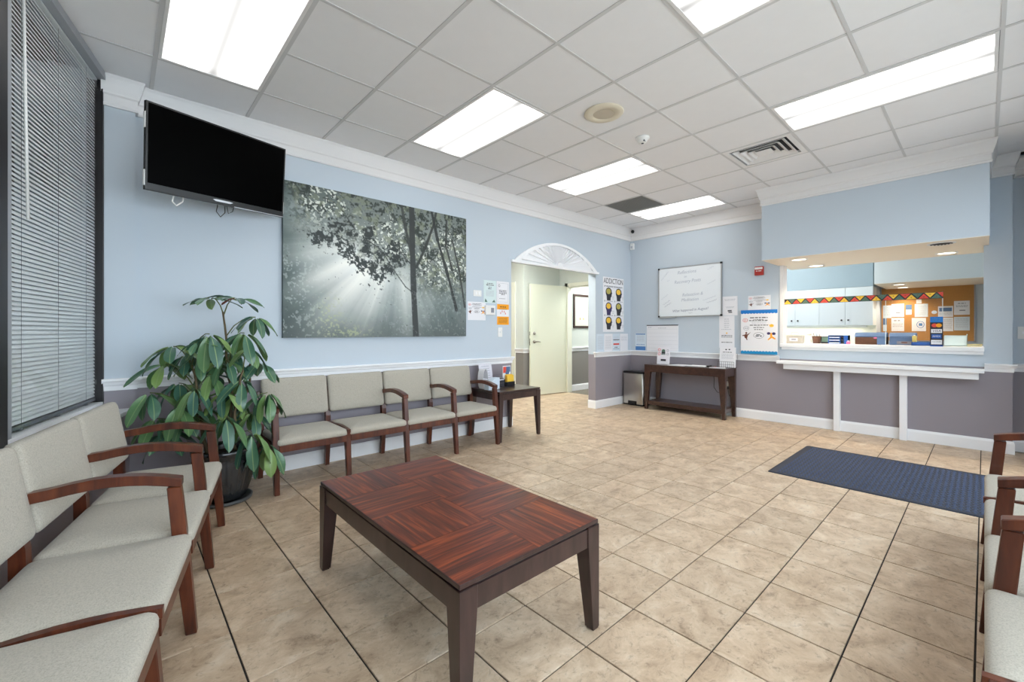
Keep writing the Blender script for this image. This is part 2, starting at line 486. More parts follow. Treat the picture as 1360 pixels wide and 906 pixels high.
CX, CY = 0.8382, 0
def to_px(x, y, z):
    s, c = math.sin(0.8382), math.cos(0.8382)
    r, d = s * x - c * y, c * x + s * y
    if d < 0.25: return None
    return 672.8 + 570.9 * r / d, 440 - 570.9 * (z - CAM_H) / d, d

bm = bmesh.new(); bx(bm, -1.6, -1.1, -0.08, 9.9, 8.2, -0.006)
floor = struct(obj('floor', bm, M['grout']))
GA, GB = 0.0062, 0.0068      # joint widths across v and across u
def tile_bm(bm, x0, y0, x1, y1, t=0.0):
    c = 0.0012
    a = [bm.verts.new(p) for p in [(x0, y0, -0.006), (x1, y0, -0.006), (x1, y1, -0.006), (x0, y1, -0.006)]]
    m1 = [bm.verts.new(p) for p in [(x0, y0, -c + t), (x1, y0, -c + t), (x1, y1, -c + t), (x0, y1, -c + t)]]
    b = [bm.verts.new(p) for p in [(x0 + c, y0 + c, t), (x1 - c, y0 + c, t), (x1 - c, y1 - c, t), (x0 + c, y1 - c, t)]]
    for lo, hi in ((a, m1), (m1, b)):
        for i in range(4): bm.faces.new([lo[i], lo[(i + 1) % 4], hi[(i + 1) % 4], hi[i]])
    bm.faces.new(b)
cand = []
for i in range(-5, 20):
    for j in range(-3, 24):
        x0, y0 = (i - 0.0091) * TILE + GB / 2, (j + 0.0693) * TILE + GA / 2
        x1, y1 = x0 + TILE - GB, y0 + TILE - GA
        xc, yc = (x0 + x1) / 2, (y0 + y1) / 2
        if not in_window_side(xc, yc, -0.05): continue
        main = FRONT < yc < V + 0.2 and xc < U + 0.22
        hall = V < yc < 8.0 and 3.2 < xc < 6.75 and not (yc > 5.9 and xc > 5.75)
        if yc > V + 0.17 and not hall: continue
        if not (main or hall): continue
        q = to_px(xc, yc, 0)
        s = -1e9
        if q:
            s = -q[2]
            if not (-60 < q[0] < 1420 and 430 < q[1] < 980): s -= 50
        cand.append((s, x0, y0, x1, y1))
cand.sort(reverse=True)
bm = bmesh.new(); w, d = TILE - GB, TILE - GA
tile_bm(bm, -w / 2, -d / 2, w / 2, d / 2)
tile_src = obj('floor_tile', bm, M['tile'], floor)
tile_me = tile_src.data
rest = bmesh.new()
for k, (s, x0, y0, x1, y1) in enumerate(cand):
    if k < 290:
        o = tile_src if k == 0 else inst('floor_tile', tile_me, floor)
        o.location = ((x0 + x1) / 2, (y0 + y1) / 2, random.uniform(-0.0006, 0.0))
    else:
        tile_bm(rest, x0, y0, x1, y1)
ro = obj('floor_tile_field', rest, M['tile'], floor); ro['kind'] = 'stuff'
box_obj('floor_carpet', (6.70, 4.2, -0.02, 9.8, 8.0, 0.001), M['carpet'])['kind'] = 'structure'
box_obj('floor_reception', (6.76, -0.7, -0.02, 9.95, 4.1, 0.0015), M['carpet'])['kind'] = 'structure'

# ------------------------------------------------------------------ walls
OL, OR, OH = 3.788, 5.603, 2.15          # opening in the left wall
bm = bmesh.new()
bx(bm, -0.5, V, 0, OL, V + 0.14, 3.08)
bx(bm, OL, V, OH, OR, V + 0.14, 3.08)
bx(bm, OR, V, 0, U + 0.14, V + 0.14, 3.08)
struct(obj('wall_left', bm, M['wall']))
bm = bmesh.new(); bx(bm, -0.35, V - 0.06, 0, 0.083, V + 0.01, 3.08)
struct(obj('wall_window_pier', bm, M['wall']))

RO0, RO1, SILL = 0.005, 1.815, 1.02       # reception opening (v range) and its base
bm = bmesh.new()
bx(bm, U, RO1, 0, U + 0.14, V + 0.001, 3.08)
bx(bm, U, RO0, 0, U + 0.14, RO1, SILL)
bx(bm, U, -0.188, 0, U + 0.14, RO0, 3.08)
bx(bm, U + 0.19, FRONT - 0.1, 0, U + 0.33, -0.10, 3.08)
bx(bm, U + 0.05, -0.188, 0, U + 0.2, -0.10, 3.08)
struct(obj('wall_back', bm, M['wall']))

bm = bmesh.new()
bx(bm, SOFF, -0.033, SOFZ + 0.004, 7.2, 1.862, 3.08, 0)
bx(bm, SOFF + 0.001, -0.032, SOFZ, 7.199, 1.861, SOFZ + 0.004, 1)
struct(obj('wall_soffit', bm, [M['wall'], M['soffit']]))

# window wall below and beside the glazing (local frame: x along the wall, y into the room)
wang = math.atan2(WD.y, WD.x)
def wloc(t, n, z=0.0):
    p = WP + WD * t + WN * n
    return (p.x, p.y, z)
WROT = (0, 0, wang)       # local x along WD, local y = -WN
bm = bmesh.new()
bx(bm, -5.1, -0.14, 0, 0.10, 0.02, 0.655)
bx(bm, -5.1, 0.0, 2.985, 0.05, 0.16, 3.1)
bx(bm, -5.1, 0.0, 0.655, -4.95, 0.16, 3.1)
w_ = struct(obj('wall_window', bm, M['wall'], loc=wloc(0, 0), rot=WROT))
bm = bmesh.new(); rbx(bm, -5.0, -0.155, 0.655, 0.06, 0.06, 0.683, 0.004)
struct(obj('trim_1', bm, M['trim'], loc=wloc(0, 0), rot=WROT))
# box added behind the blind to block the sky and keep gaps dim
bm = bmesh.new(); bx(bm, -5.4, 0.75, 0, 0.1, 0.8, 3.05); bx(bm, -5.4, 0.16, 0, -5.3, 0.8, 3.05); bx(bm, -5.4, 0.16, 0.0, 0.1, 0.8, 0.02); bx(bm, 0.02, 0.08, 0.0, 0.12, 0.8, 3.05)
struct(obj('sky_block_wall', bm, M['carpet'], loc=wloc(0, 0), rot=WROT))
bm = bmesh.new(); bx(bm, -5.4, 0.1, 2.99, 0.1, 0.8, 3.06)  # lid of the added sky-blocking box
struct(obj('sky_block_ceiling', bm, M['carpet'], loc=wloc(0, 0), rot=WROT))

# shop-front wall behind the camera: piers, sill wall, header and bronze mullions with glass
bm = bmesh.new()
bx(bm, -1.4, FRONT - 0.14, 0, -0.9, FRONT, 3.08)
bx(bm, -0.9, FRONT - 0.14, 0, 4.0, FRONT, 0.5)
bx(bm, -1.4, FRONT - 0.14, 2.6, 6.95, FRONT, 3.08)
bx(bm, 4.0, FRONT - 0.14, 0, 4.2, FRONT, 2.6)
bx(bm, 5.6, FRONT - 0.14, 0, 6.95, FRONT, 2.6)
struct(obj('wall_right', bm, M['wall']))
bm = bmesh.new()
for x in (-0.9, 0.32, 1.55, 2.78, 3.95):
    bx(bm, x, FRONT - 0.10, 0.5, x + 0.05, FRONT - 0.04, 2.6)
bx(bm, -0.9, FRONT - 0.10, 0.5, 4.0, FRONT - 0.04, 0.55); bx(bm, -0.9, FRONT - 0.10, 2.55, 4.0, FRONT - 0.04, 2.6)
wf2 = struct(obj('window_2', bm, M['bronze']))
box_obj('window_pane', (-0.88, FRONT - 0.075, 0.54, 3.97, FRONT - 0.069, 2.56), M['glass'], wf2)
bm = bmesh.new()
for x in (4.2, 4.86, 5.53): bx(bm, x, FRONT - 0.10, 0, x + 0.07, FRONT - 0.04, 2.6)
bx(bm, 4.2, FRONT - 0.10, 2.1, 5.6, FRONT - 0.04, 2.17); bx(bm, 4.2, FRONT - 0.10, 0, 5.6, FRONT - 0.04, 0.12); bx(bm, 4.2, FRONT - 0.10, 2.53, 5.6, FRONT - 0.04, 2.6)
df = struct(obj('door_2', bm, M['bronze']))
box_obj('window_pane', (4.25, FRONT - 0.075, 0.1, 5.55, FRONT - 0.069, 2.56), M['glass'], df)
box_obj('ground_outside', (-6, -9, -0.2, 12, FRONT - 0.14, -0.06), M['asphalt'])['kind'] = 'structure'

# hallway behind the opening
HA, HC, HD = 5.82, 5.66, 6.687
bm = bmesh.new(); bx(bm, HC, HA, 0, HD + 0.12, HA + 0.12, 3.05); bx(bm, HC, HA + 0.12, 0, HC + 0.12, 8.1, 3.05)
struct(obj('wall_hallway', bm, M['hallwall']))
bm = bmesh.new()
bx(bm, HD, V + 0.14, 0, HD + 0.12, 4.72, 3.05); bx(bm, HD, 4.72, 2.11, HD + 0.12, 5.60, 3.05); bx(bm, HD, 5.60, 0, HD + 0.12, HA, 3.05)
struct(obj('wall_door_side', bm, M['hallwall']))
bm = bmesh.new(); bx(bm, HD + 0.12, 5.66, 0, 9.6, 5.78, 3.05); bx(bm, 9.6, 4.1, 0, 9.72, 5.78, 3.05)
struct(obj('wall_side_room', bm, M['hallwall']))
bm = bmesh.new(); bx(bm, 2.9, V + 0.14, 0, 3.02, 8.1, 3.05); bx(bm, 3.02, 8.0, 0, HC, 8.12, 3.05)
struct(obj('wall_hallway_far', bm, M['hallwall']))
bm = bmesh.new(); bx(bm, 2.9, V + 0.1, 2.75, 9.8, 8.2, 2.83)
struct(obj('ceiling_hallway', bm, M['crown']))
box_obj('ceiling_lamp_hall', (3.9, 4.75, 2.735, 5.1, 5.35, 2.75), M['hall_lamp'])
tag(bpy.data.objects['ceiling_lamp_hall'], 'white ceiling light panel over the hallway behind the arched opening', 'ceiling light')
box_obj('room_fill_lamp', (7.2, 4.6, 2.735, 8.4, 5.2, 2.75), M['hall_lamp'])  # unseen panel added to light the side room
tag(bpy.data.objects['room_fill_lamp'], 'unseen light panel added to light the side room past the cream door', 'ceiling light')

# reception room behind the counter opening
RB = 9.85
bm = bmesh.new()
bx(bm, RB, -0.32, 0, RB + 0.12, 4.2, 3.08)                       # far wall
struct(obj('wall_reception', bm, M['wall']))
bm = bmesh.new(); bx(bm, 9.33, 1.21, 0, RB, 4.2, 3.08)
struct(obj('wall_reception_cupboards', bm, M['wall']))
bm = bmesh.new(); bx(bm, U + 0.33, -0.32, 0, RB, -0.20, 3.08)
struct(obj('wall_reception_side', bm, M['wall']))
bm = bmesh.new(); bx(bm, U + 0.14, V - 0.05, 0, RB, V + 0.08, 3.08)
struct(obj('wall_reception_left', bm, M['wall']))
bm = bmesh.new(); bx(bm, 8.6, -0.2, 1.954, RB, 1.131, 3.0, 0); bx(bm, 8.601, -0.199, 1.95, RB - 0.001, 1.13, 1.954, 1)
struct(obj('wall_reception_bulkhead', bm, [M['cabinet'], M['soffit']]))
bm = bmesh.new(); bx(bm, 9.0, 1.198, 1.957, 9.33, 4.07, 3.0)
struct(obj('wall_cabinet_bulkhead', bm, M['bulkhead_shade']))
bm = bmesh.new(); bx(bm, 7.2, -0.3, 2.99, RB, 4.1, 3.06)
struct(obj('ceiling_reception', bm, M['crown']))

# ------------------------------------------------------------------ ceiling: tiles, grid bars
bm = bmesh.new(); bx(bm, -1.7, -1.0, 3.02, 7.0, 4.3, 3.12)
ceiling = struct(obj('ceiling', bm, M['cavity']))
cu = lambda i: (i + 0.2794) * CT
cv = lambda j: (j - 0.1192) * CT
LIGHTS = {(0, 4), (3, 4), (6, 4), (9, 4), (6, 0), (3, 0), (0, 0)}
skip = set()
for (i, j) in LIGHTS: skip |= {(i, j), (i, j + 1)}
skip |= {(7, 2), (8, 5)}
tcache = {}
def ceil_tile(x0, y0, x1, y1):
    key = (round(x1 - x0, 3), round(y1 - y0, 3))
    if key not in tcache:
        bm = bmesh.new(); w, d = x1 - x0, y1 - y0; e = 0.008
        loft(bm, [rect_ring(0, 0, w / 2, d / 2, 0.014), rect_ring(0, 0, w / 2, d / 2, 0.004), rect_ring(0, 0, w / 2 - e, d / 2 - e, 0.0)])
        o = obj('ceiling_tile', bm, M['ceil'], ceiling); tcache[key] = o.data
    else:
        o = inst('ceiling_tile', tcache[key], ceiling)
    o.location = ((x0 + x1) / 2, (y0 + y1) / 2, CEIL + 0.001)
    return o
RX, RY0, RY1 = U + 0.02, FRONT, V
for i in range(-3, 11):
    for j in range(-2, 7):
        if (i, j) in skip: continue
        x0, x1, y0, y1 = cu(i) + 0.002, min(cu(i + 1) - 0.002, RX), max(cv(j), RY0) + 0.002, min(cv(j + 1), RY1) - 0.002
        if x1 - x0 < 0.03 or y1 - y0 < 0.03: continue
        if not in_window_side(x1, (y0 + y1) / 2, 0.02): continue
        if x0 > SOFF - 0.02 and y1 < 1.86 and y0 > -0.06: continue
        ceil_tile(x0, y0, x1, y1)
def bar(x0, y0, x1, y1, z0=CEIL - 0.003):
    bm = bmesh.new(); bx(bm, x0, y0, z0, x1, y1, z0 + 0.005)
    obj('grid_bar', bm, M['tbar'], ceiling)
bw = 0.012
for i in range(-2, 11):
    x = cu(i)
    y0, y1 = RY0, RY1
    if x < 0: 
        t = (x - WP.x) / WD.x; y1 = min(y1, WP.y + WD.y * t)
    if SOFF < x: 
        bar(x - bw, 1.87, x + bw, y1); continue
    segs = [(y0, y1)]
    bar(x - bw, y0, x + bw, y1)
for j in range(-1, 7):
    y = cv(j)
    for i in range(-3, 11):
        if (i, j) in LIGHTS or (i, j - 1) in LIGHTS and False: pass
        if (i, j - 1) in LIGHTS: continue
        x0, x1 = cu(i) + bw, min(cu(i + 1) - bw, RX)
        if x0 >= RX or not in_window_side(x1, y, 0.02): continue
        if not in_window_side(x0, y, 0): x0 = WP.x + WD.x * (y - WP.y) / WD.y
        if x1 > SOFF and -0.06 < y < 1.86: 
            if x0 > SOFF - 0.1: continue
            x1 = SOFF
        bar(x0, y - bw * 0.8, x1, y + bw * 0.8, CEIL - 0.0025)

# ------------------------------------------------------------------ crown, chair rails, baseboards, casings
crown_prof = [(0.0, 2.787), (0.014, 2.787), (0.018, 2.80), (0.013, 2.812), (0.013, 2.862), (0.022, 2.872), (0.022, 2.884), (0.030, 2.905), (0.040, 2.94), (0.046, 2.972), (0.052, 2.985), (0.052, 2.997), (0.0, 2.997)]
def crown(name, path):
    bm = bmesh.new(); sweep(bm, path, crown_prof)
    return struct(obj(name, bm, M['crown']))
crown('trim_2', [(WP.x - 0.004, V - 0.06), (0.083, V - 0.06), (0.083, V), (U, V), (U, 1.862)])
crown('trim_3', [(U, 1.862), (SOFF, 1.862), (SOFF, -0.033), (U, -0.033)])
crown('trim_4', [(U, -0.033), (U, -0.188), (U + 0.19, -0.188), (U + 0.19, FRONT)])
rail_prof = [(0.0, RAIL_Z0), (0.010, RAIL_Z0), (0.012, RAIL_Z0 + 0.03), (0.020, RAIL_Z0 + 0.042), (0.024, RAIL_Z0 + 0.055), (0.034, RAIL_Z1 - 0.014), (0.034, RAIL_Z1 - 0.004), (0.028, RAIL_Z1), (0.0, RAIL_Z1)]
base_prof = [(0.0, 0.0), (0.015, 0.0), (0.015, BASE_H - 0.025), (0.011, BASE_H - 0.012), (0.006, BASE_H), (0.0, BASE_H)]
def rail(name, path):
    bm = bmesh.new(); sweep(bm, path, rail_prof); return struct(obj(name, bm, M['trim']))
def base(name, path):
    bm = bmesh.new(); sweep(bm, path, base_prof); return struct(obj(name, bm, M['trim']))
rail('trim_5', [(WP.x - 0.001, V - 0.06), (0.083, V - 0.06), (0.083, V), (OL, V), (OL, V + 0.02)])
rail('trim_6', [(OR, V + 0.02), (OR, V), (U, V), (U, RO1 + 0.03)])
rail('trim_7', [(U, -0.0), (U, -0.188), (U + 0.19, -0.188), (U + 0.19, FRONT)])
rail('trim_8', [(HC, 6.03), (HC, HA), (HD, HA), (HD, 5.65)])
rail('trim_9', [(HD + 0.12, 5.66), (9.6, 5.66)])
base('baseboard_left', [(-0.0, V - 0.06), (0.083, V - 0.06), (0.083, V), (OL, V), (OL, V + 0.14)])
base('baseboard_back', [(OR, V + 0.14), (OR, V), (U, V), (U, -0.188), (U + 0.19, -0.188), (U + 0.19, FRONT)])
base('baseboard_hallway', [(HC, 6.03), (HC, HA), (HD, HA), (HD, 5.65)])
base('baseboard_side_room', [(HD + 0.12, 5.66), (9.6, 5.66)])
bm = bmesh.new()
bx(bm, HD - 0.02, 5.585, 0, HD, 5.65, 2.185); bx(bm, HD - 0.02, 4.66, 2.115, HD, 5.65, 2.185); bx(bm, HD - 0.02, 4.66, 0, HD, 4.72, 2.185)
bx(bm, HD, 5.588, 0, HD + 0.12, 5.602, 2.115); bx(bm, HD, 4.72, 2.10, HD + 0.12, 5.6, 2.115)
struct(obj('trim_10', bm, M['cream']))
bm = bmesh.new(); bx(bm, HC - 0.02, 6.03, 0, HC, 6.13, 2.175); bx(bm, HC - 0.02, 6.13, 2.08, HC, 7.1, 2.175)
struct(obj('trim_11', bm, M['cream']))

# open hallway door
dl = Vector((5.752, 5.715)); dh = Vector((6.683, 5.605)); dv = dh - dl
dr = bpy.data.objects.new('door_1', None); C.objects.link(dr); dr.location = (dl.x, dl.y, 0); dr.rotation_euler = (0, 0, math.atan2(dv.y, dv.x)); struct(dr)
dw = dv.length
bm = bmesh.new(); rbx(bm, 0, 0, 0.012, dw, 0.044, 2.125, 0.002); obj('door_leaf', bm, M['door'], dr)
bm = bmesh.new()
bx(bm, -0.002, 0.010, 0.96, 0.0, 0.034, 1.09); bx(bm, -0.010, 0.014, 1.0, 0.0, 0.030, 1.03); bx(bm, -0.002, 0.010, 1.15, 0.0, 0.034, 1.22)
obj('latch_plate', bm, M['nickel'], dr)
bm = bmesh.new(); r9 = Matrix.Rotation(PI / 2, 4, 'X')
t = bmesh.new(); lathe(t, [(0.032, 0), (0.032, 0.008), (0.024, 0.012), (0.012, 0.014), (0.012, 0.045), (0.0005, 0.046)], 16); merge(bm, t, 0, Matrix.Translation((0.085, 0, 1.03)) @ r9, True)
tube(bm, [(0.085, -0.042, 1.03), (0.12, -0.046, 1.032), (0.165, -0.046, 1.03), (0.205, -0.042, 1.024)], [0.011, 0.010, 0.009, 0.008], 8)
obj('door_handle', bm, M['nickel'], dr)
bm = bmesh.new(); t = bmesh.new(); lathe(t, [(0.03, 0), (0.03, 0.010), (0.022, 0.016), (0.014, 0.018), (0.014, 0.03), (0.0005, 0.031)], 16); merge(bm, t, 0, Matrix.Translation((0.085, 0, 1.19)) @ r9, True)
obj('deadbolt', bm, M['nickel'], dr)
bm = bmesh.new()
for z in (0.25, 1.05, 1.85): tube(bm, [(dw + 0.006, -0.004, z), (dw + 0.006, -0.004, z + 0.1)], 0.008, 8)
obj('hinge', bm, M['nickel'], dr)

# ------------------------------------------------------------------ window with blind
bm = bmesh.new()
bx(bm, -1.21, -0.008, 0.683, -1.162, 0.06, 2.995)          # mullion
bx(bm, -4.95, -0.03, 2.945, 0.0, 0.06, 2.995)              # head
for x in (-2.45, -3.65, -4.95): bx(bm, x, -0.008, 0.7, x + 0.05, 0.05, 2.995)
win = struct(obj('window_1', bm, M['alu'], loc=wloc(0, 0), rot=WROT))
box_obj('window_pane', (-1.165, 0.008, 0.74, -0.02, 0.012, 2.95), M['glass'], win)
box_obj('window_pane', (-4.93, 0.008, 0.74, -1.3, 0.012, 2.95), M['glass'], win)
bm = bmesh.new(); bx(bm, -0.022, -0.012, 0.683, 0.0, 0.07, 2.97)
obj('dark_jamb', bm, M['bronze'], win)
bm = bmesh.new(); bx(bm, -4.95, -0.012, 0.683, 0.0, 0.06, 0.745)
obj('bottom_rail', bm, M['trim'], win)
bm = bmesh.new(); bx(bm, -1.34, -0.014, 0.683, -1.209, 0.06, 2.99)
obj('dark_post', bm, M['bronze'], win)

bl = thing('venetian_blind', 'tall grey aluminium venetian blind in the window on the left', 'blind', wloc(-0.592, -0.036, 0.75), wang)
SW, BW0 = 0.0265, 1.135
bm = bmesh.new(); pr = []
for k in range(5):
    t = (k / 4 - 0.5); pr.append((t * SW, 0.0042 * (1 - (2 * t) ** 2)))
a = math.radians(57)
vs = []
for xe in (-BW0 / 2, BW0 / 2):
    vs.append([bm.verts.new((xe, y * math.cos(a) - z * math.sin(a), y * math.sin(a) + z * math.cos(a))) for y, z in pr])
for k in range(4):
    f = bm.faces.new([vs[0][k], vs[0][k + 1], vs[1][k + 1], vs[1][k]]); f.smooth = True
sl0 = obj('slat', bm, M['blind'], bl); nsl = 95
for k in range(nsl):
    o = sl0 if k == 0 else inst('slat', sl0.data, bl)
    o.location = (0, 0, 0.045 + k * 0.0226); o.rotation_euler = (random.uniform(-0.02, 0.02), 0, random.uniform(-0.001, 0.001))
bm = bmesh.new(); rbx(bm, -BW0 / 2, -0.012, 0.008, BW0 / 2, 0.012, 0.026, 0.003); obj('bottom_rail', bm, M['cordw'], bl)
bm = bmesh.new(); rbx(bm, -BW0 / 2, -0.02, 2.185, BW0 / 2, 0.025, 2.225, 0.003); obj('head_rail', bm, M['blind'], bl)
for x in (-0.40, 0.0, 0.40):
    bm = bmesh.new()
    for y in (-0.012, 0.012): bx(bm, x - 0.0012, y - 0.0006, 0.02, x + 0.0012, y + 0.0006, 2.19)
    rbx(bm, x - 0.012, -0.016, 0.0, x + 0.012, 0.004, 0.014, 0.002)
    obj('ladder_cord', bm, M['cordw'], bl)
bm = bmesh.new(); tube(bm, [(-0.43, -0.03, 2.18), (-0.425, -0.035, 1.6), (-0.40, -0.035, 1.02)], 0.006, 6)
obj('tilt_wand', bm, M['white'], bl)

# ------------------------------------------------------------------ arched sunburst panel above the opening
fan = thing('sunburst_arch_panel', 'white half-round sunburst fretwork panel above the hallway opening', 'wall decoration', ((OL + OR) / 2 + 0.02, V - 0.001, 2.132))
FW, FH = 0.925, 0.355
Rf = (FW * FW + FH * FH) / (2 * FH); zc = FH - Rf
a1 = math.asin(FW / Rf)
def arc_pts(r, cz, half, n=36):
    aa = math.asin(min(1, half / r))
    return [(r * math.sin(-aa + 2 * aa * k / n), cz + r * math.cos(-aa + 2 * aa * k / n)) for k in range(n + 1)]
out = arc_pts(Rf, zc, FW); inn = [(x * 0.93, max(0.028, z - 0.034)) for x, z in out]
bm = bmesh.new()
for k in range(36):
    q = [out[k], inn[k], inn[k + 1], out[k + 1]]
    prism_xz(bm, q, -0.03, 0.0)
obj('arch_border', bm, M['trim'], fan)
box_obj('base_moulding', (-FW - 0.012, -0.034, -0.004, FW + 0.012, 0.0, 0.030), M['trim'], fan, r=0.004)
bm = bmesh.new(); prism_xz(bm, [(-FW * 0.93, 0.02)] + inn + [(FW * 0.93, 0.02)], -0.004, 0.0)
obj('backing_panel', bm, M['trim'], fan)
NR = 22; hub = (0.0, 0.03)
def arc_at(ang):
    d = (math.cos(ang), math.sin(ang))
    lo = 0.0
    for s in range(1, 400):
        p = (hub[0] + d[0] * s * 0.003, hub[1] + d[1] * s * 0.003)
        if abs(p[0]) > FW * 0.9 or p[1] > (zc - 0.04 + math.sqrt(max(0, Rf * Rf - (p[0] / 0.95) ** 2))): break
        lo = s * 0.003
    return lo
for k in range(NR):
    a0 = PI * (k + 0.06) / NR; am = PI * (k + 0.45) / NR; a2 = PI * (k + 0.80) / NR
    bm = bmesh.new()
    def P(an, r, y): return (hub[0] + math.cos(an) * r, y, hub[1] + math.sin(an) * r)
    r0, rm, r2 = arc_at(a0), arc_at(am), arc_at(a2); ri = 0.05
    vv = [bm.verts.new(p) for p in [P(a0, ri, -0.004), P(a2, ri, -0.016), P(a2, r2, -0.040), P(am, rm, -0.022), P(a0, r0, -0.005), P(a2, ri, -0.003), P(a2, r2, -0.003)]]
    bm.faces.new([vv[0], vv[1], vv[2], vv[3], vv[4]]); bm.faces.new([vv[1], vv[5], vv[6], vv[2]])
    obj('sunburst_ray', bm, M['trim'], fan)
bm = bmesh.new(); prism_xz(bm, [(hub[0] + 0.062 * math.cos(PI * k / 14), hub[1] - 0.004 + 0.062 * math.sin(PI * k / 14)) for k in range(15)], -0.034, 0.0)
obj('hub', bm, M['trim'], fan)

# ------------------------------------------------------------------ reception counter: sill, ledge, posts
bm = bmesh.new(); rbx(bm, 6.545, RO0 - 0.005, SILL, 7.25, RO1 + 0.012, 1.062, 0.004); rbx(bm, 6.575, RO0, 0.985, U + 0.0, RO1, SILL, 0.003)
struct(obj('trim_12', bm, M['trim']))
bm = bmesh.new(); bx(bm, U - 0.012, RO1 - 0.015, 1.06, U + 0.15, RO1 + 0.025, SOFZ)
struct(obj('trim_13', bm, M['crown']))
ledge = thing('writing_ledge', 'white wooden writing ledge below the reception opening', 'counter', (U - 0.0016, 0.914, 0))
bm = bmesh.new(); rbx(bm, -0.20, -0.914, 0.805, 0, 0.916, 0.842, 0.004); obj('ledge_top', bm, M['trim'], ledge)
bm = bmesh.new(); rbx(bm, -0.15, -0.876, 0.735, -0.128, 0.848, 0.805, 0.003); rbx(bm, -0.13, -0.876, 0.735, 0, -0.856, 0.805, 0.003); rbx(bm, -0.13, 0.828, 0.735, 0, 0.848, 0.805, 0.003)
obj('apron', bm, M['trim'], ledge)
for vc in (1.216, 0.612):
    bm = bmesh.new(); rbx(bm, -0.062, vc - 0.914 - 0.032, 0, 0, vc - 0.914 + 0.032, 0.81, 0.004); obj('post', bm, M['trim'], ledge)

# ================================================================== THINGS
# ------------------------------------------------------------------ ceiling fixtures
def ceiling_light(i, j, label):
    t = thing('ceiling_light', label, 'ceiling light', (cu(i + 0.5), cv(j + 1), CEIL), 0, 'recessed fluorescent ceiling lights')
    w, l = CT / 2 - 0.012, CT - 0.012
    bm = bmesh.new(); b = 0.018
    bx(bm, -w, -l, -0.006, -w + b, l, 0.05); bx(bm, w - b, -l, -0.006, w, l, 0.05); bx(bm, -w + b, -l, -0.006, w - b, -l + b, 0.05); bx(bm, -w + b, l - b, -0.006, w - b, l, 0.05)
    obj('frame', bm, M['crown'], t)
    box_obj('diffuser', (-w + b, -l + b, 0.0, w - b, l - b, 0.004), M['lamp'], t)
ceiling_light(0, 4, 'big fluorescent ceiling light above the television, nearest the window blind')
ceiling_light(3, 4, 'fluorescent ceiling light between the television and the round beige ceiling speaker')
ceiling_light(6, 4, 'fluorescent ceiling light in line with the arched opening, before the grey return grille')
ceiling_light(9, 4, 'fluorescent ceiling light touching the grey return grille, nearest the whiteboard wall')
ceiling_light(6, 0, 'long fluorescent ceiling light in front of the blue soffit beside the square vent')
ceiling_light(3, 0, 'fluorescent ceiling light cut off by the top of the photo, right of centre')
ceiling_light(0, 0, 'fluorescent ceiling light directly above the near end of the room, out of the frame')

t = thing('air_vent', 'square white ceiling air vent with stepped louvres beside the long light', 'vent', (cu(7.5), cv(2.5), CEIL))
bm = bmesh.new(); h = CT / 2 - 0.012
def sq_ring(bm, o, i, z0, z1, mi=0):
    A = rect_ring(0, 0, o, o, z0); B = rect_ring(0, 0, i, i, z1)
    va = [bm.verts.new(p) for p in A]; vb = [bm.verts.new(p) for p in B]
    for k in range(4):
        f = bm.faces.new([va[k], va[(k + 1) % 4], vb[(k + 1) % 4], vb[k]]); f.material_index = mi
sq_ring(bm, h, h - 0.045, -0.004, -0.004); sq_ring(bm, h, h, 0.02, -0.004); sq_ring(bm, h - 0.045, h - 0.05, -0.004, 0.05)
obj('frame', bm, M['ivory'] if False else M['crown'], t, fix=False)
box_obj('duct', (-h, -h, 0.06, h, h, 0.065), M['ventdark'], t)
for k, o_ in enumerate((0.225, 0.17, 0.115)):
    bm = bmesh.new()
    O0, I0 = rect_ring(0, 0, o_, o_, -0.006), rect_ring(0, 0, o_ - 0.038, o_ - 0.038, 0.020)
    O1, I1 = rect_ring(0, 0, o_, o_, -0.001), rect_ring(0, 0, o_ - 0.036, o_ - 0.036, 0.026)
    q = [[bm.verts.new(p) for p in r_] for r_ in (O0, I0, I1, O1)]
    for m_ in range(4):
        A_, B_ = q[m_], q[(m_ + 1) % 4]
        for e_ in range(4): bm.faces.new([A_[e_], A_[(e_ + 1) % 4], B_[(e_ + 1) % 4], B_[e_]])
    obj('louvre', bm, M['crown'], t)
bm = bmesh.new(); bx(bm, -0.07, -0.07, -0.004, 0.07, 0.07, 0.0); obj('centre_plate', bm, M['crown'], t)

t = thing('return_grille', 'dark grey perforated return air grille in the ceiling', 'vent', (cu(8.5), cv(5.5), CEIL))
bm = bmesh.new(); h = CT / 2 - 0.012
bx(bm, -h, -h, -0.003, h, -h + 0.02, 0.01); bx(bm, -h, h - 0.02, -0.003, h, h, 0.01); bx(bm, -h, -h, -0.003, -h + 0.02, h, 0.01); bx(bm, h - 0.02, -h, -0.003, h, h, 0.01)
obj('frame', bm, M['return'], t)
bm = bmesh.new()
for k in range(22):
    y = -h + 0.03 + k * (2 * h - 0.06) / 21; bx(bm, -h + 0.02, y - 0.006, 0.001, h - 0.02, y + 0.006, 0.006)
bx(bm, -h, -h, 0.01, h, h, 0.014)
obj('grille', bm, M['return'], t)

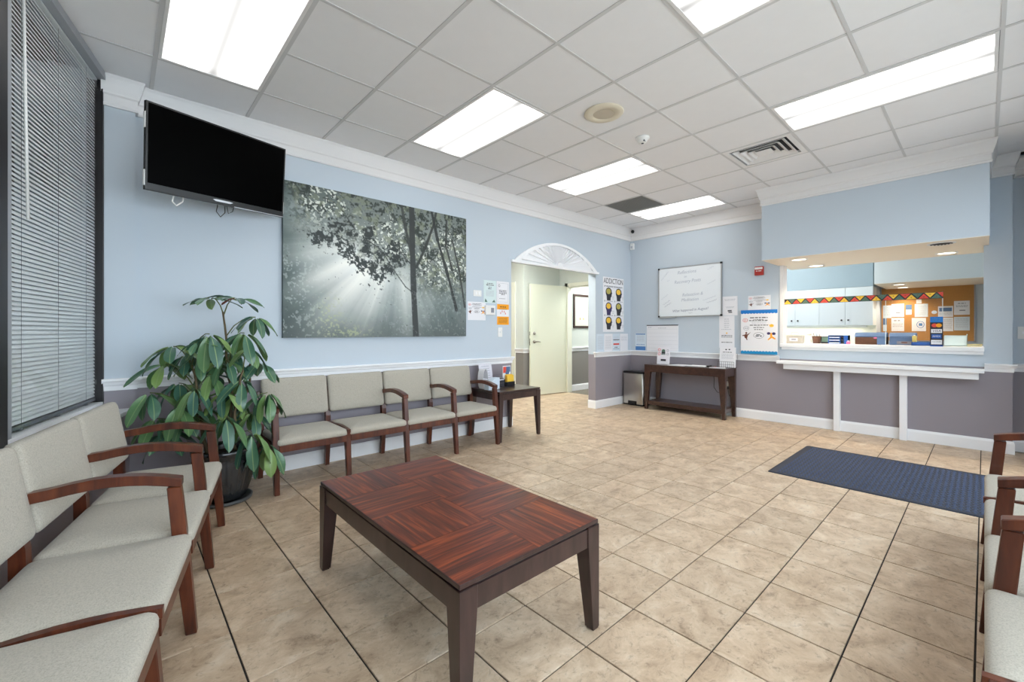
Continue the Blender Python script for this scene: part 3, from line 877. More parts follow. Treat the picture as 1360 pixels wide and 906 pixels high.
t = thing('ceiling_speaker', 'round beige ceiling speaker with a mesh grille', 'speaker', (cu(4.5), cv(3.5), CEIL))
bm = bmesh.new(); lathe(bm, [(0.155, 0.0), (0.158, -0.004), (0.150, -0.012), (0.088, -0.016), (0.086, -0.010)], 40); obj('bezel', bm, M['ivory'], t)
bm = bmesh.new(); lathe(bm, [(0.0005, -0.014), (0.05, -0.0135), (0.086, -0.011)], 40, cap=False); obj('grille', bm, M['grille'], t)
t = thing('smoke_detector', 'small ivory smoke detector on the ceiling', 'smoke detector', (cu(5.55), cv(3.55), CEIL))
bm = bmesh.new(); lathe(bm, [(0.062, 0.0), (0.062, -0.012), (0.045, -0.02), (0.04, -0.04), (0.03, -0.05), (0.0005, -0.052)], 28); obj('housing', bm, M['white'], t)
bm = bmesh.new(); bx(bm, -0.03, -0.035, -0.046, 0.0, -0.026, -0.034); lathe(bm, [(0.012, -0.05), (0.012, -0.054), (0.0005, -0.055)], 12); obj('sensor_slot', bm, M['ink'], t)

# recessed downlights in the soffit
def downlight(x, y, z, label, r=0.075, watts=DOWNLIGHT_W):
    t = thing('downlight', label, 'downlight', (x, y, z), 0, 'warm recessed downlights')
    bm = bmesh.new(); lathe(bm, [(r + 0.018, 0.0), (r + 0.018, -0.004), (r, -0.006), (r - 0.004, 0.0)], 28, cap=False); obj('trim_ring', bm, M['crown'], t)
    bm = bmesh.new(); lathe(bm, [(r - 0.002, -0.0025), (0.0005, -0.0025)], 28, cap=False); obj('lamp_face', bm, M['warm'], t)
    ld = bpy.data.lights.new('downlight_beam', 'SPOT'); ld.energy = watts * 6; ld.color = (1.0, 0.84, 0.62); ld.spot_size = 2.3; ld.spot_blend = 0.9; ld.shadow_soft_size = 0.06
    lo = bpy.data.objects.new('downlight_beam', ld); C.objects.link(lo); lo.parent = t; lo.location = (0, 0, -0.012)
downlight(6.21, 1.526, SOFZ, 'round warm downlight under the soffit, outer one above the opening left end')
downlight(6.97, 1.515, SOFZ, 'round warm downlight under the soffit, inner one above the opening left end')
downlight(6.93, 0.286, SOFZ, 'round warm downlight under the soffit right end beside the dark round vent')
downlight(8.96, 0.883, 1.95, 'small downlight under the inner white bulkhead above the pinboard, nearer one', 0.07)
downlight(9.60, 0.898, 1.95, 'small downlight under the inner white bulkhead, closest to the pinboard', 0.07)
t = thing('round_air_vent', 'dark round louvred vent under the soffit beside its right downlight', 'vent', (6.14, 0.29, SOFZ))
bm = bmesh.new(); lathe(bm, [(0.105, 0.0), (0.105, -0.004), (0.088, -0.007), (0.086, 0.0)], 28, cap=False); obj('rim', bm, M['crown'], t)
bm = bmesh.new()
for k in range(7):
    y = -0.075 + k * 0.025; hw = math.sqrt(0.088 ** 2 - y * y); bx(bm, -hw, y - 0.006, -0.006, hw, y + 0.006, -0.002)
lathe(bm, [(0.0005, -0.0012), (0.088, -0.0012)], 28, cap=False)
obj('louvre', bm, M['ventdark'], t)
# unseen lamp added to brighten the reception office
t = thing('office_fill_lamp', 'unseen light panel added to brighten the reception office, hidden above the bulkhead', 'ceiling light', (7.8, 2.5, 2.985))
bm = bmesh.new(); bx(bm, -0.3, -0.6, -0.02, 0.3, 0.6, 0.0); obj('housing', bm, M['white'], t)
ld = bpy.data.lights.new('office_fill_light', 'AREA'); ld.shape = 'RECTANGLE'; ld.size = 0.55; ld.size_y = 1.1; ld.energy = RECEPTION_W * 3.0; ld.color = (1.0, 0.98, 0.93)
lo = bpy.data.objects.new('office_fill_light', ld); C.objects.link(lo); lo.parent = t; lo.location = (0, 0, -0.03)

# ------------------------------------------------------------------ ganged waiting-room chairs
NP = 0.5455
def chair_row(label, loc, rotz, flush=(1,), n=4, group='ganged waiting room chairs'):
    t = thing('waiting_chair_row', label, 'chair row', loc, rotz, group)
    if not hasattr(chair_row, 'me'):
        chair_row.me = {}
        me = chair_row.me
        def keep(name, bm, m):
            bmesh.ops.recalc_face_normals(bm, faces=bm.faces[:])
            d = bpy.data.meshes.new(name); bm.to_mesh(d); bm.free(); d.materials.append(m); me[name] = d
        bm = bmesh.new()
        cushion(bm, NP - 0.006, 0.48, [(0.012, 0.0), (0.0, 0.008), (0.0, 0.03), (0.004, 0.042), (0.014, 0.051), (0.04, 0.059), (0.08, 0.065), (0.13, 0.070), (0.19, 0.072)], 0.03)
        keep('seat', bm, M['fabric'])
        bm = bmesh.new()
        def bend(p):
            y = p.z; z = p.y + 0.168
            return Vector((p.x, -y + 0.10 * p.x * p.x * 1.0 * 0 - 0.16 * (p.x ** 2) + 0.0, z))
        cushion(bm, NP - 0.012, 0.336, [(0.008, -0.022), (0.0, -0.014), (0.0, 0.012), (0.005, 0.022), (0.018, 0.029), (0.05, 0.034), (0.10, 0.037), (0.15, 0.038)], 0.028, 0, bend)
        bmesh.ops.rotate(bm, verts=bm.verts[:], cent=(0, 0, 0), matrix=Matrix.Rotation(math.radians(-10), 3, 'X'))
        keep('backrest', bm, M['fabric'])
        bm = bmesh.new()    # front post: floor to arm
        loft(bm, [rect_ring(0, -0.018, 0.018, 0.019, 0), rect_ring(0, 0.014, 0.022, 0.025, 0.34), rect_ring(0, 0.038, 0.021, 0.023, 0.607)])
        bmesh.ops.bevel(bm, geom=bm.edges[:], offset=0.003, segments=1, affect='EDGES'); keep('front_leg_tall', bm, M['mahogany'])
        bm = bmesh.new()
        loft(bm, [rect_ring(0, -0.018, 0.018, 0.019, 0), rect_ring(0, 0.014, 0.022, 0.025, 0.34), rect_ring(0, 0.008, 0.016, 0.024, 0.412)])
        bmesh.ops.bevel(bm, geom=bm.edges[:], offset=0.003, segments=1, affect='EDGES'); keep('front_leg_short', bm, M['mahogany'])
        bm = bmesh.new()
        loft(bm, [rect_ring(0, 0.50, 0.018, 0.019, 0), rect_ring(0, 0.475, 0.021, 0.024, 0.30), rect_ring(0, 0.478, 0.021, 0.022, 0.46), rect_ring(0, 0.525, 0.019, 0.016, 0.72)])
        keep('rear_leg', bm, M['mahogany'])
        bm = bmesh.new(); rings = []
        for k in range(9):
            s = k / 8; y = 0.013 + s * 0.44; z = 0.622 + 0.030 * math.sin(PI * min(1, s * 1.05)) + 0.012 * s
            hw = 0.026 - 0.003 * s; ht = 0.019 if k else 0.017
            rings.append([(-hw, y, z - ht), (hw, y, z - ht), (hw, y, z + ht), (-hw, y, z + ht)])
        loft(bm, rings); bmesh.ops.bevel(bm, geom=bm.edges[:], offset=0.003, segments=1, affect='EDGES', clamp_overlap=True)
        keep('armrest', bm, M['mahogany'])
        bm = bmesh.new(); rings = []
        for k in range(9):
            s = k / 8; y = -0.026 + s * 0.46; z = 0.404 + 0.012 * math.sin(PI * min(1, s * 1.3)) * (1 if s < 0.75 else 0.6); hw = 0.012
            rings.append([(-hw, y, z - 0.02), (hw, y, z - 0.02), (hw, y, z + 0.008), (-hw, y, z + 0.008)])
        loft(bm, rings); keep('divider_strip', bm, M['mahogany'])
        bm = bmesh.new(); rbx(bm, -NP / 2 + 0.02, -0.018, 0.312, NP / 2 - 0.02, 0.006, 0.364, 0.002); keep('front_rail', bm, M['mahogany'])
        bm = bmesh.new(); rbx(bm, -NP / 2 + 0.02, 0.462, 0.30, NP / 2 - 0.02, 0.486, 0.364, 0.002); keep('rear_rail', bm, M['mahogany'])
        bm = bmesh.new(); rbx(bm, -0.014, 0.01, 0.318, 0.014, 0.47, 0.360, 0.002); keep('side_rail', bm, M['mahogany'])
    me = chair_row.me
    for i in range(n + 1):
        x = i * NP
        inst('front_leg', me['front_leg_short' if i in flush else 'front_leg_tall'], t, (x, 0, 0))
        inst('rear_leg', me['rear_leg'], t, (x, 0, 0))
        inst('side_rail', me['side_rail'], t, (x, 0, 0))
        if i in flush: inst('divider_strip', me['divider_strip'], t, (x, 0, 0))
        else: inst('armrest', me['armrest'], t, (x, 0, 0))
    for i in range(n):
        x = (i + 0.5) * NP
        inst('seat', me['seat'], t, (x, 0.218, 0.362), (random.uniform(-0.004, 0.004), 0, 0))
        inst('backrest', me['backrest'], t, (x, 0.462, 0.492))
        inst('front_rail', me['front_rail'], t, (x, 0, 0)); inst('rear_rail', me['rear_rail'], t, (x, 0, 0))
    return t
chair_row('row of four joined grey-green chairs with wooden arms along the wall under the picture', (0.872, 3.555, 0), 0.0)
p4 = Vector((0.461, 3.226, 0)) - WD * (4 * NP)
chair_row('row of joined beige chairs with reddish wooden arms under the window, beside the plant', (p4.x, p4.y, 0), wang, flush=(0, 1))
chair_row('row of joined chairs at the right edge of the photo beside the dark mat', (3.712, -0.022, 0), PI, flush=(1, 4))

# ------------------------------------------------------------------ tables
def corner_leg(bm, sx, sy, top, bot, z0, z1, h):
    """outer faces vertical, inner faces taper from z1 down; sx, sy point to the table's centre"""
    def ring(w, z): return [(min(0, sx * w), min(0, sy * w), z), (max(0, sx * w), min(0, sy * w), z), (max(0, sx * w), max(0, sy * w), z), (min(0, sx * w), max(0, sy * w), z)]
    loft(bm, [ring(bot, 0.006), ring(top * 0.98, z0), ring(top, z1), ring(top, h)])
    bmesh.ops.bevel(bm, geom=bm.edges[:], offset=0.002, segments=1, affect='EDGES')
    bx(bm, min(0, sx * bot * .8) + 0.003 * sx, min(0, sy * bot * .8) + 0.003 * sy, 0, max(0, sx * bot * .8) + 0.003 * sx, max(0, sy * bot * .8) + 0.003 * sy, 0.006)

def table(name, label, cat, x0, y0, x1, y1, h, apron, top_t, leg_top, leg_bot, m, topm=None):
    cx_, cy_ = (x0 + x1) / 2, (y0 + y1) / 2; w, d = x1 - x0, y1 - y0
    t = thing(name, label, cat, (cx_, cy_, 0))
    for sx in (1, -1):
        for sy in (1, -1):
            bm = bmesh.new(); corner_leg(bm, sx, sy, leg_top, leg_bot, h - top_t - 0.008 - apron, h - top_t - 0.006, h - top_t - 0.004)
            obj('leg', bm, m, t, loc=(-sx * w / 2, -sy * d / 2, 0))
    za, zb = h - top_t - 0.008 - apron, h - top_t - 0.008; e = 0.005; L = leg_top
    for b in [(-w / 2 + L, -d / 2 + e, w / 2 - L, -d / 2 + e + 0.022), (-w / 2 + L, d / 2 - e - 0.022, w / 2 - L, d / 2 - e)]:
        box_obj('apron', (b[0], b[1], za, b[2], b[3], zb), m, t, r=0.001)
    for b in [(-w / 2 + e, -d / 2 + L, -w / 2 + e + 0.022, d / 2 - L), (w / 2 - e - 0.022, -d / 2 + L, w / 2 - e, d / 2 - L)]:
        box_obj('apron', (b[0], b[1], za, b[2], b[3], zb), m, t, r=0.001)
    box_obj('sub_top', (-w / 2 + 0.012, -d / 2 + 0.012, zb - 0.002, w / 2 - 0.012, d / 2 - 0.012, h - top_t), M['black'], t)
    box_obj('tabletop', (-w / 2 + 0.003, -d / 2 + 0.003, h - top_t, w / 2 - 0.003, d / 2 - 0.003, h), topm or m, t, r=0.003)
    return t
ct = table('coffee_table', 'low dark wooden coffee table with a reddish parquet top in the middle of the floor', 'coffee table', 0.768, 1.068, 1.478, 2.300, 0.45, 0.075, 0.016, 0.072, 0.042, M['espresso'])
# parquet: 2 columns x 4 rows, grain turned from square to square
w2, d2 = 0.71 / 2 - 0.006, 1.232 / 2 - 0.006
cols, rows = 2, 4
me_a = {}
for i in range(cols):
    for j in range(rows):
        x0, x1 = -w2 + 2 * w2 * i / cols, -w2 + 2 * w2 * (i + 1) / cols
        y0, y1 = -d2 + 2 * d2 * j / rows, -d2 + 2 * d2 * (j + 1) / rows
        sx, sy = x1 - x0 - 0.0008, y1 - y0 - 0.0008
        turn = (i + j) % 2 == 1
        bm = bmesh.new()
        if turn: bx(bm, -sy / 2, -sx / 2, 0, sy / 2, sx / 2, 0.0012)
        else: bx(bm, -sx / 2, -sy / 2, 0, sx / 2, sy / 2, 0.0012)
        o = obj('parquet_square', bm, M['parquet'], ct, loc=((x0 + x1) / 2, (y0 + y1) / 2, 0.4495), rot=(0, 0, PI / 2 if turn else 0))
st = table('side_table', 'dark wooden side table with tapered legs at the end of the chair row', 'side table', 3.085, 3.545, 3.735, 4.085, 0.56, 0.07, 0.02, 0.062, 0.036, M['espresso'])

# console table
cx0, cx1, cy0, cy1, ch = 6.185, 6.585, 2.385, 3.605, 0.705
t = thing('console_table', 'narrow dark wooden console table with a lower shelf under the whiteboard', 'console table', ((cx0 + cx1) / 2, (cy0 + cy1) / 2, 0), -PI / 2)
W, D = cy1 - cy0, cx1 - cx0
for sx in (1, -1):
    for sy in (1, -1):
        bm = bmesh.new()
        def ring(wx, wy, z): return [(min(0, sx * wx), min(0, sy * wy), z), (max(0, sx * wx), min(0, sy * wy), z), (max(0, sx * wx), max(0, sy * wy), z), (min(0, sx * wx), max(0, sy * wy), z)]
        loft(bm, [ring(0.042, 0.042, 0), ring(0.05, 0.042, 0.10), ring(0.095, 0.06, ch - 0.115), ring(0.095, 0.06, ch - 0.02)])
        obj('leg', bm, M['console'], t, loc=(-sx * W / 2, -sy * D / 2, 0))
for y in (-D / 2 + 0.004, D / 2 - 0.026): box_obj('apron', (-W / 2 + 0.05, y, ch - 0.115, W / 2 - 0.05, y + 0.022, ch - 0.02), M['console'], t)
for x in (-W / 2 + 0.004, W / 2 - 0.026): box_obj('apron', (x, -D / 2 + 0.04, ch - 0.115, x + 0.022, D / 2 - 0.04, ch - 0.02), M['console'], t)
box_obj('tabletop', (-W / 2 - 0.002, -D / 2 - 0.002, ch - 0.02, W / 2 + 0.002, D / 2 + 0.002, ch), M['console'], t, r=0.003)
box_obj('shelf', (-W / 2 + 0.03, -D / 2 + 0.012, 0.075, W / 2 - 0.03, D / 2 - 0.012, 0.135), M['console'], t, r=0.003)

# ------------------------------------------------------------------ floor mat
t = thing('floor_mat', 'dark navy ribbed rubber floor mat in front of the reception counter', 'mat', (4.84, 0.38, 0))
bm = bmesh.new()
cushion(bm, 1.26, 1.78, [(0.0, 0.0), (0.0, 0.003), (0.012, 0.007), (0.02, 0.007)], 0.02)
obj('border', bm, M['matedge'], t)
bm = bmesh.new(); nb = 0
sx_, sy_ = 0.033, 0.033
ny = int(1.70 / sy_); nx = int(1.18 / sx_)
for j in range(ny):
    for i in range(nx):
        x = -0.59 + (i + 0.5 + 0.0) * sx_; y = -0.85 + (j + 0.5) * sy_
        if x > 0.585: continue
        hx, hy = (0.0145, 0.0065) if (i + j) % 2 else (0.0065, 0.0145)
        a = [bm.verts.new((x + px * hx, y + py * hy, 0.007)) for px, py in ((-1, -1), (1, -1), (1, 1), (-1, 1))]
        b = [bm.verts.new((x + px * hx * 0.6, y + py * hy * 0.6, 0.0105)) for px, py in ((-1, -1), (1, -1), (1, 1), (-1, 1))]
        for k in range(4): bm.faces.new([a[k], a[(k + 1) % 4], b[(k + 1) % 4], b[k]])
        bm.faces.new(b)
nubs = obj('raised_nubs', bm, M['mat'], t); nubs['kind'] = 'stuff'

# ------------------------------------------------------------------ television on an arm
tv = bpy.data.objects.new('television', None); C.objects.link(tv)
tag(tv, 'black flat television hung high on the wall, tilted down, its screen off', 'television')
az, tilt, roll, TW = -1.229, 0.128, 0.040, 0.95
n_ = Vector((math.cos(az) * math.cos(tilt), math.sin(az) * math.cos(tilt), -math.sin(tilt)))
xr = Vector((-math.sin(az), math.cos(az), 0)); up = n_.cross(xr)
x2 = xr * math.cos(roll) + up * math.sin(roll); u2 = n_.cross(x2)
Rm = Matrix((x2, -n_, u2)).transposed().to_4x4()
tv.matrix_world = Matrix.Translation((0.57, 3.737, 2.437)) @ Rm
TH = TW * 0.585
bm = bmesh.new(); rbx(bm, -TW / 2, 0.0, -TH / 2, TW / 2, 0.032, TH / 2, 0.004); rbx(bm, -TW * 0.36, 0.03, -TH * 0.36, TW * 0.36, 0.075, TH * 0.30, 0.012)
obj('housing', bm, M['black'], tv)
bm = bmesh.new(); bx(bm, -TW / 2 + 0.012, -0.0012, -TH / 2 + 0.046, TW / 2 - 0.012, 0.0, TH / 2 - 0.012); obj('screen', bm, M['screen'], tv)
bm = bmesh.new()
bx(bm, 0.08, -0.0016, -TH / 2 + 0.002, TW / 2 - 0.002, 0.0, -TH / 2 + 0.007)
prism_xz(bm, [(-0.07, -TH / 2 + 0.030), (-0.05, -TH / 2 + 0.020), (0.05, -TH / 2 + 0.020), (0.07, -TH / 2 + 0.030), (0.05, -TH / 2 + 0.034), (-0.05, -TH / 2 + 0.034)], -0.003, 0.0)
obj('silver_trim', bm, M['silver'], tv)
bm = bmesh.new()
for sx in (-1, 1):
    for z in (-0.20, 0.16): rbx(bm, sx * TW / 2 - 0.004, 0.004, z - 0.05, sx * TW / 2 + 0.004, 0.028, z + 0.05, 0.003)
obj('side_tab', bm, M['white'], tv)
bm = bmesh.new()
mw = tv.matrix_world.inverted()
wallp = [mw @ Vector(p) for p in [(0.62, V - 0.026, 2.42), (0.60, 3.98, 2.43)]]
rbx(bm, -0.12, 0.07, -0.12, 0.12, 0.085, 0.12, 0.003)
tube(bm, [(0, 0.08, 0), tuple(wallp[1]), tuple(wallp[0])], 0.020, 8)
obj('wall_arm', bm, M['black'], tv)
bm = bmesh.new()
tube(bm, [(-0.30, 0.03, -TH / 2 + 0.01), (-0.315, 0.02, -TH / 2 - 0.04), (-0.29, 0.02, -TH / 2 - 0.066), (-0.25, 0.03, -TH / 2 - 0.03), (-0.235, 0.05, -TH / 2 + 0.02)], 0.005, 6)
obj('white_cable', bm, M['white'], tv)
bm = bmesh.new()
tube(bm, [(-0.02, 0.03, -TH / 2 + 0.01), (-0.03, 0.03, -TH / 2 - 0.05), (0.0, 0.03, -TH / 2 - 0.085), (0.03, 0.03, -TH / 2 - 0.05), (0.035, 0.04, -TH / 2 + 0.01)], 0.0028, 6)
tube(bm, [(0.04, 0.03, -TH / 2 + 0.01), (0.055, 0.03, -TH / 2 - 0.05), (0.085, 0.03, -TH / 2 - 0.03), (0.10, 0.04, -TH / 2 + 0.01)], 0.0028, 6)
obj('black_cable', bm, M['black'], tv)

# ------------------------------------------------------------------ forest picture on canvas (flat print as per-vertex colour)
def vnoise(h, w, fy, fx, seed):
    r = np.random.RandomState(seed); g = r.rand(int(fy) + 3, int(fx) + 3)
    y = np.linspace(0, fy, h); x = np.linspace(0, fx, w)
    yi, xi = y.astype(int), x.astype(int); ty, tx = y - yi, x - xi
    ty = ty * ty * (3 - 2 * ty); tx = tx * tx * (3 - 2 * tx)
    a = g[np.ix_(yi, xi)]; b = g[np.ix_(yi, xi + 1)]; c = g[np.ix_(yi + 1, xi)]; d = g[np.ix_(yi + 1, xi + 1)]
    return (a * (1 - tx) + b * tx) * (1 - ty[:, None]) + (c * (1 - tx) + d * tx) * ty[:, None]
def fbm(h, w, f, seed, octs=5, asp=1.43, gain=0.55):
    s = 0; a = 1; tot = 0
    for k in range(octs):
        s = s + a * vnoise(h, w, f * 2 ** k, f * asp * 2 ** k, seed + k); tot += a; a *= gain
    return s / tot
def forest(h, w):
    y, x = np.mgrid[0:h, 0:w]; x = x / (w - 1); y = y / (h - 1)          # y down
    def col(c): return np.array(c, float)[None, None, :]
    def mix(a, b, t): return a * (1 - t[..., None]) + b * t[..., None]
    def sm(a, b, v): t = np.clip((v - a) / (b - a), 0, 1); return t * t * (3 - 2 * t)
    n1 = fbm(h, w, 4, 1); n2 = fbm(h, w, 16, 20, 4); n3 = fbm(h, w, 60, 40, 2, gain=0.8)
    img = np.ones((h, w, 3)) * col((118, 134, 132))
    img = mix(img, col((82, 102, 100)), sm(0.38, 0.66, n1) * 0.7)
    img = mix(img, col((56, 76, 74)), sm(0.16, 0.0, x) * 0.8)
    img = mix(img, col((80, 90, 88)), sm(0.75, 1.0, y) * 0.6)
    # hazy light
    sx, sy = 0.50, 0.30
    glow = np.maximum(np.exp(-(((x - 0.40) / 0.26) ** 2 + ((y - 0.46) / 0.30) ** 2)), 0.55 * np.exp(-(((x - 0.82) / 0.22) ** 2 + ((y - 0.25) / 0.25) ** 2)))
    img = mix(img, col((226, 234, 232)), np.clip(glow * 0.95, 0, 1))
    img = mix(img, col((178, 192, 192)), np.exp(-(((x - 0.07) / 0.10) ** 2 + ((y - 0.17) / 0.10) ** 2)) * 0.65)
    dx, dy = x - 0.56, y - 0.24
    ang = np.arctan2(dy, dx); rad = np.hypot(dx * 1.4, dy)
    rs = np.random.RandomState(5); ta = np.linspace(0, PI, 240); tb = np.convolve(rs.rand(260), np.ones(11) / 11, 'valid')[:240]; tb = (tb - tb.min()) / (tb.max() - tb.min())
    ray = np.interp(ang, ta, tb) * sm(0.12, 0.35, rad) * sm(1.15, 0.35, rad) * (dy > 0)
    img = mix(img, col((214, 210, 202)), 0.45 * np.exp(-(((x - 0.27) / 0.16) ** 2 + ((y - 0.62) / 0.24) ** 2)))
    lb = np.exp(-((ang - 2.25) / 0.42) ** 2)
    img = mix(img, col((222, 222, 212)), np.clip(ray * (0.45 + 0.75 * lb), 0, 0.9))
    img = mix(img, col((70, 84, 84)), np.clip((1 - ray) * 0.30 * sm(0.45, 0.7, y), 0, 1) * (1 - lb * 0.6))
    # foliage of the crown
    fol = sm(0.54, 0.22, y + 0.12 * np.sin(x * 9) - 0.28 * sm(0.55, 1.0, x) - 0.1 * (n1 - 0.5)) * sm(0.0, 0.16, x + 0.25 * (0.3 - y)) 
    fol = np.maximum(fol, sm(0.60, 0.72, x) * sm(0.74, 0.5, y))
    leaves = sm(0.46, 0.58, n2 * 0.5 + n3 * 0.5)
    img = mix(img, col((88, 98, 92)), fol * 0.55)
    img = mix(img, col((40, 52, 46)), fol * leaves * 0.8)
    img = mix(img, col((216, 222, 210)), fol * sm(0.52, 0.68, n3) * sm(0.40, 0.50, n1) * 0.85)
    img = mix(img, col((128, 138, 104)), fol * sm(0.56, 0.62, fbm(h, w, 26, 60, 3)) * 0.45)
    # hanging branch of dark leaves, left of the trunk
    den = np.zeros((h, w))
    path = [(0.15, 0.33), (0.20, 0.31), (0.25, 0.35), (0.29, 0.40), (0.33, 0.45), (0.36, 0.49), (0.42, 0.50), (0.45, 0.57), (0.49, 0.50), (0.38, 0.36), (0.30, 0.26), (0.46, 0.40), (0.53, 0.34), (0.24, 0.24), (0.40, 0.27), (0.55, 0.42)]
    for (px, py) in path: den = np.maximum(den, np.exp(-(np.hypot((x - px) * 1.43, y - py) / 0.075) ** 2))
    n5 = fbm(h, w, 46, 90, 3, gain=0.8)
    bl = sm(0.48, 0.58, n5 * 0.62 + den * 0.30)
    img = mix(img, col((46, 56, 56)), bl * 0.9)
    # trunks and branches
    def limb(pts, w0, w1, c, op):
        nonlocal img
        for (ax, ay), (bx_, by) in zip(pts[:-1], pts[1:]):
            ux, uy = (bx_ - ax) * 1.43, by - ay; L2 = ux * ux + uy * uy
            t = np.clip((((x - ax) * 1.43) * ux + (y - ay) * uy) / L2, 0, 1)
            d = np.hypot((x - ax) * 1.43 - t * ux, (y - ay) - t * uy); ww = w0 + (w1 - w0) * t
            img = mix(img, col(c), sm(1.15, 0.85, d / ww) * op)
    limb([(0.635, 0.0), (0.64, 0.3), (0.648, 0.65), (0.662, 1.0)], 0.022, 0.026, (58, 64, 64), 0.95)
    limb([(0.575, 0.0), (0.60, 0.18), (0.635, 0.36)], 0.010, 0.014, (62, 68, 66), 0.85)
    limb([(0.665, 0.46), (0.72, 0.30), (0.775, 0.10), (0.79, 0.0)], 0.012, 0.009, (56, 62, 60), 0.9)
    limb([(0.76, 0.0), (0.80, 0.22), (0.87, 0.50), (0.93, 0.78)], 0.010, 0.015, (52, 58, 58), 0.9)
    limb([(0.86, 0.05), (0.855, 0.25), (0.90, 0.45)], 0.008, 0.010, (58, 62, 60), 0.8)
    limb([(0.90, 0.20), (0.95, 0.45), (0.99, 0.75)], 0.007, 0.010, (58, 62, 60), 0.8)
    limb([(0.38, 0.30), (0.46, 0.36), (0.53, 0.50), (0.60, 0.62), (0.645, 0.66)], 0.004, 0.005, (60, 66, 64), 0.7)
    limb([(0.63, 0.44), (0.57, 0.36), (0.53, 0.28)], 0.005, 0.004, (60, 66, 64), 0.7)
    # sunlit leaves low down, sparkle at the left
    low = np.exp(-(((x - 0.20) / 0.06) ** 2 + ((y - 0.86) / 0.12) ** 2)) + np.exp(-(((x - 0.30) / 0.12) ** 2 + ((y - 0.97) / 0.05) ** 2))
    img = mix(img, col((164, 174, 122)), np.clip(low, 0, 1) * sm(0.50, 0.66, n3) * 0.7)
    img = mix(img, col((206, 214, 210)), sm(0.62, 0.68, n3) * sm(0.30, 0.0, x) * sm(0.35, 0.55, y) * 0.35)
    img = mix(img, col((190, 200, 196)), sm(0.64, 0.70, n3) * sm(0.45, 0.7, y) * sm(0.35, 0.6, x) * 0.2)
    img = np.clip(img, 0, 255); img = 255 * np.clip((img / 255 - 0.5) * 1.28 + 0.52, 0.02, 1)
    g = img.mean(axis=2, keepdims=True)
    return np.clip(g + 0.62 * (img - g), 0, 255)
cvs = thing('forest_picture', 'large canvas picture of sunbeams through forest trees on the left wall', 'picture', ((1.055 + 3.03) / 2, V, 1.17))
PW, PH = 3.03 - 1.055, 2.55 - 1.17
nw, nh = 400, 280
img = forest(nh, nw) / 255
lin = np.where(img <= 0.04045, img / 12.92, ((img + 0.055) / 1.055) ** 2.4)
gx = np.linspace(-PW / 2, PW / 2, nw); gz = np.linspace(PH, 0, nh)
vx = np.stack([np.tile(gx, nh), np.full(nw * nh, -0.0402), np.repeat(gz, nw)], 1)
ii = (np.arange(nh - 1)[:, None] * nw + np.arange(nw - 1)[None, :]).ravel()
fc = np.stack([ii, ii + nw, ii + nw + 1, ii + 1], 1)
me = bpy.data.meshes.new('print'); me.from_pydata(vx.tolist(), [], fc.tolist()); me.update()
ca = me.color_attributes.new('print_colour', 'FLOAT_COLOR', 'POINT')
ca.data.foreach_set('color', np.concatenate([lin.reshape(-1, 3), np.ones((nw * nh, 1))], 1).astype(np.float32).ravel())
pm = bpy.data.materials.new('canvas_print'); pm.use_nodes = True
at = pm.node_tree.nodes.new('ShaderNodeVertexColor'); at.layer_name = 'print_colour'
pm.node_tree.links.new(at.outputs[0], pm.node_tree.nodes['Principled BSDF'].inputs['Base Color']); pm.node_tree.nodes['Principled BSDF'].inputs['Roughness'].default_value = 0.55
me.materials.append(pm); inst('print', me, cvs)
box_obj('canvas', (-PW / 2, -0.04, 0, PW / 2, 0, PH), mat('canvas_edge', (66, 80, 80), 0.7), cvs)

# ------------------------------------------------------------------ papers, plates and boards on the walls
PAPERS = 'notices pinned to the walls'
def poster(side, name, label, a, z, w, h, m='paper', group=None, off=0.0, cat='notice', t=0.003):
    p = wall_thing(side, name, label, cat, a, z, group, off)
    box_obj('sheet', (-w / 2, -t, 0, w / 2, 0, h), M[m], p)
    return p
def pr(parent, m, fn, name='print'):
    bm = bmesh.new(); fn(bm); return obj(name, bm, M[m], parent)
T = -0.003
def disc(bm, x, z, rx, rz, y=None, t=0.0005, n=14, mi=0):
    y = T if y is None else y
    prism_xz(bm, [(x + rx * math.cos(2 * PI * k / n), z + rz * math.sin(2 * PI * k / n)) for k in range(n)], y - t, y, mi)
def ringprint(bm, x, z, rx, rz, th, y=None, n=14):
    y = T if y is None else y
    for k in range(n):
        a, b = 2 * PI * k / n, 2 * PI * (k + 1) / n
        prism_xz(bm, [(x + rx * math.cos(a), z + rz * math.sin(a)), (x + rx * math.cos(b), z + rz * math.sin(b)), (x + (rx - th) * math.cos(b), z + (rz - th) * math.sin(b)), (x + (rx - th) * math.cos(a), z + (rz - th) * math.sin(a))], y - 0.0005, y)
def rectp(bm, x0, z0, x1, z1, y=None):
    y = T if y is None else y
    bx(bm, x0, y - 0.0005, z0, x1, y, z1)

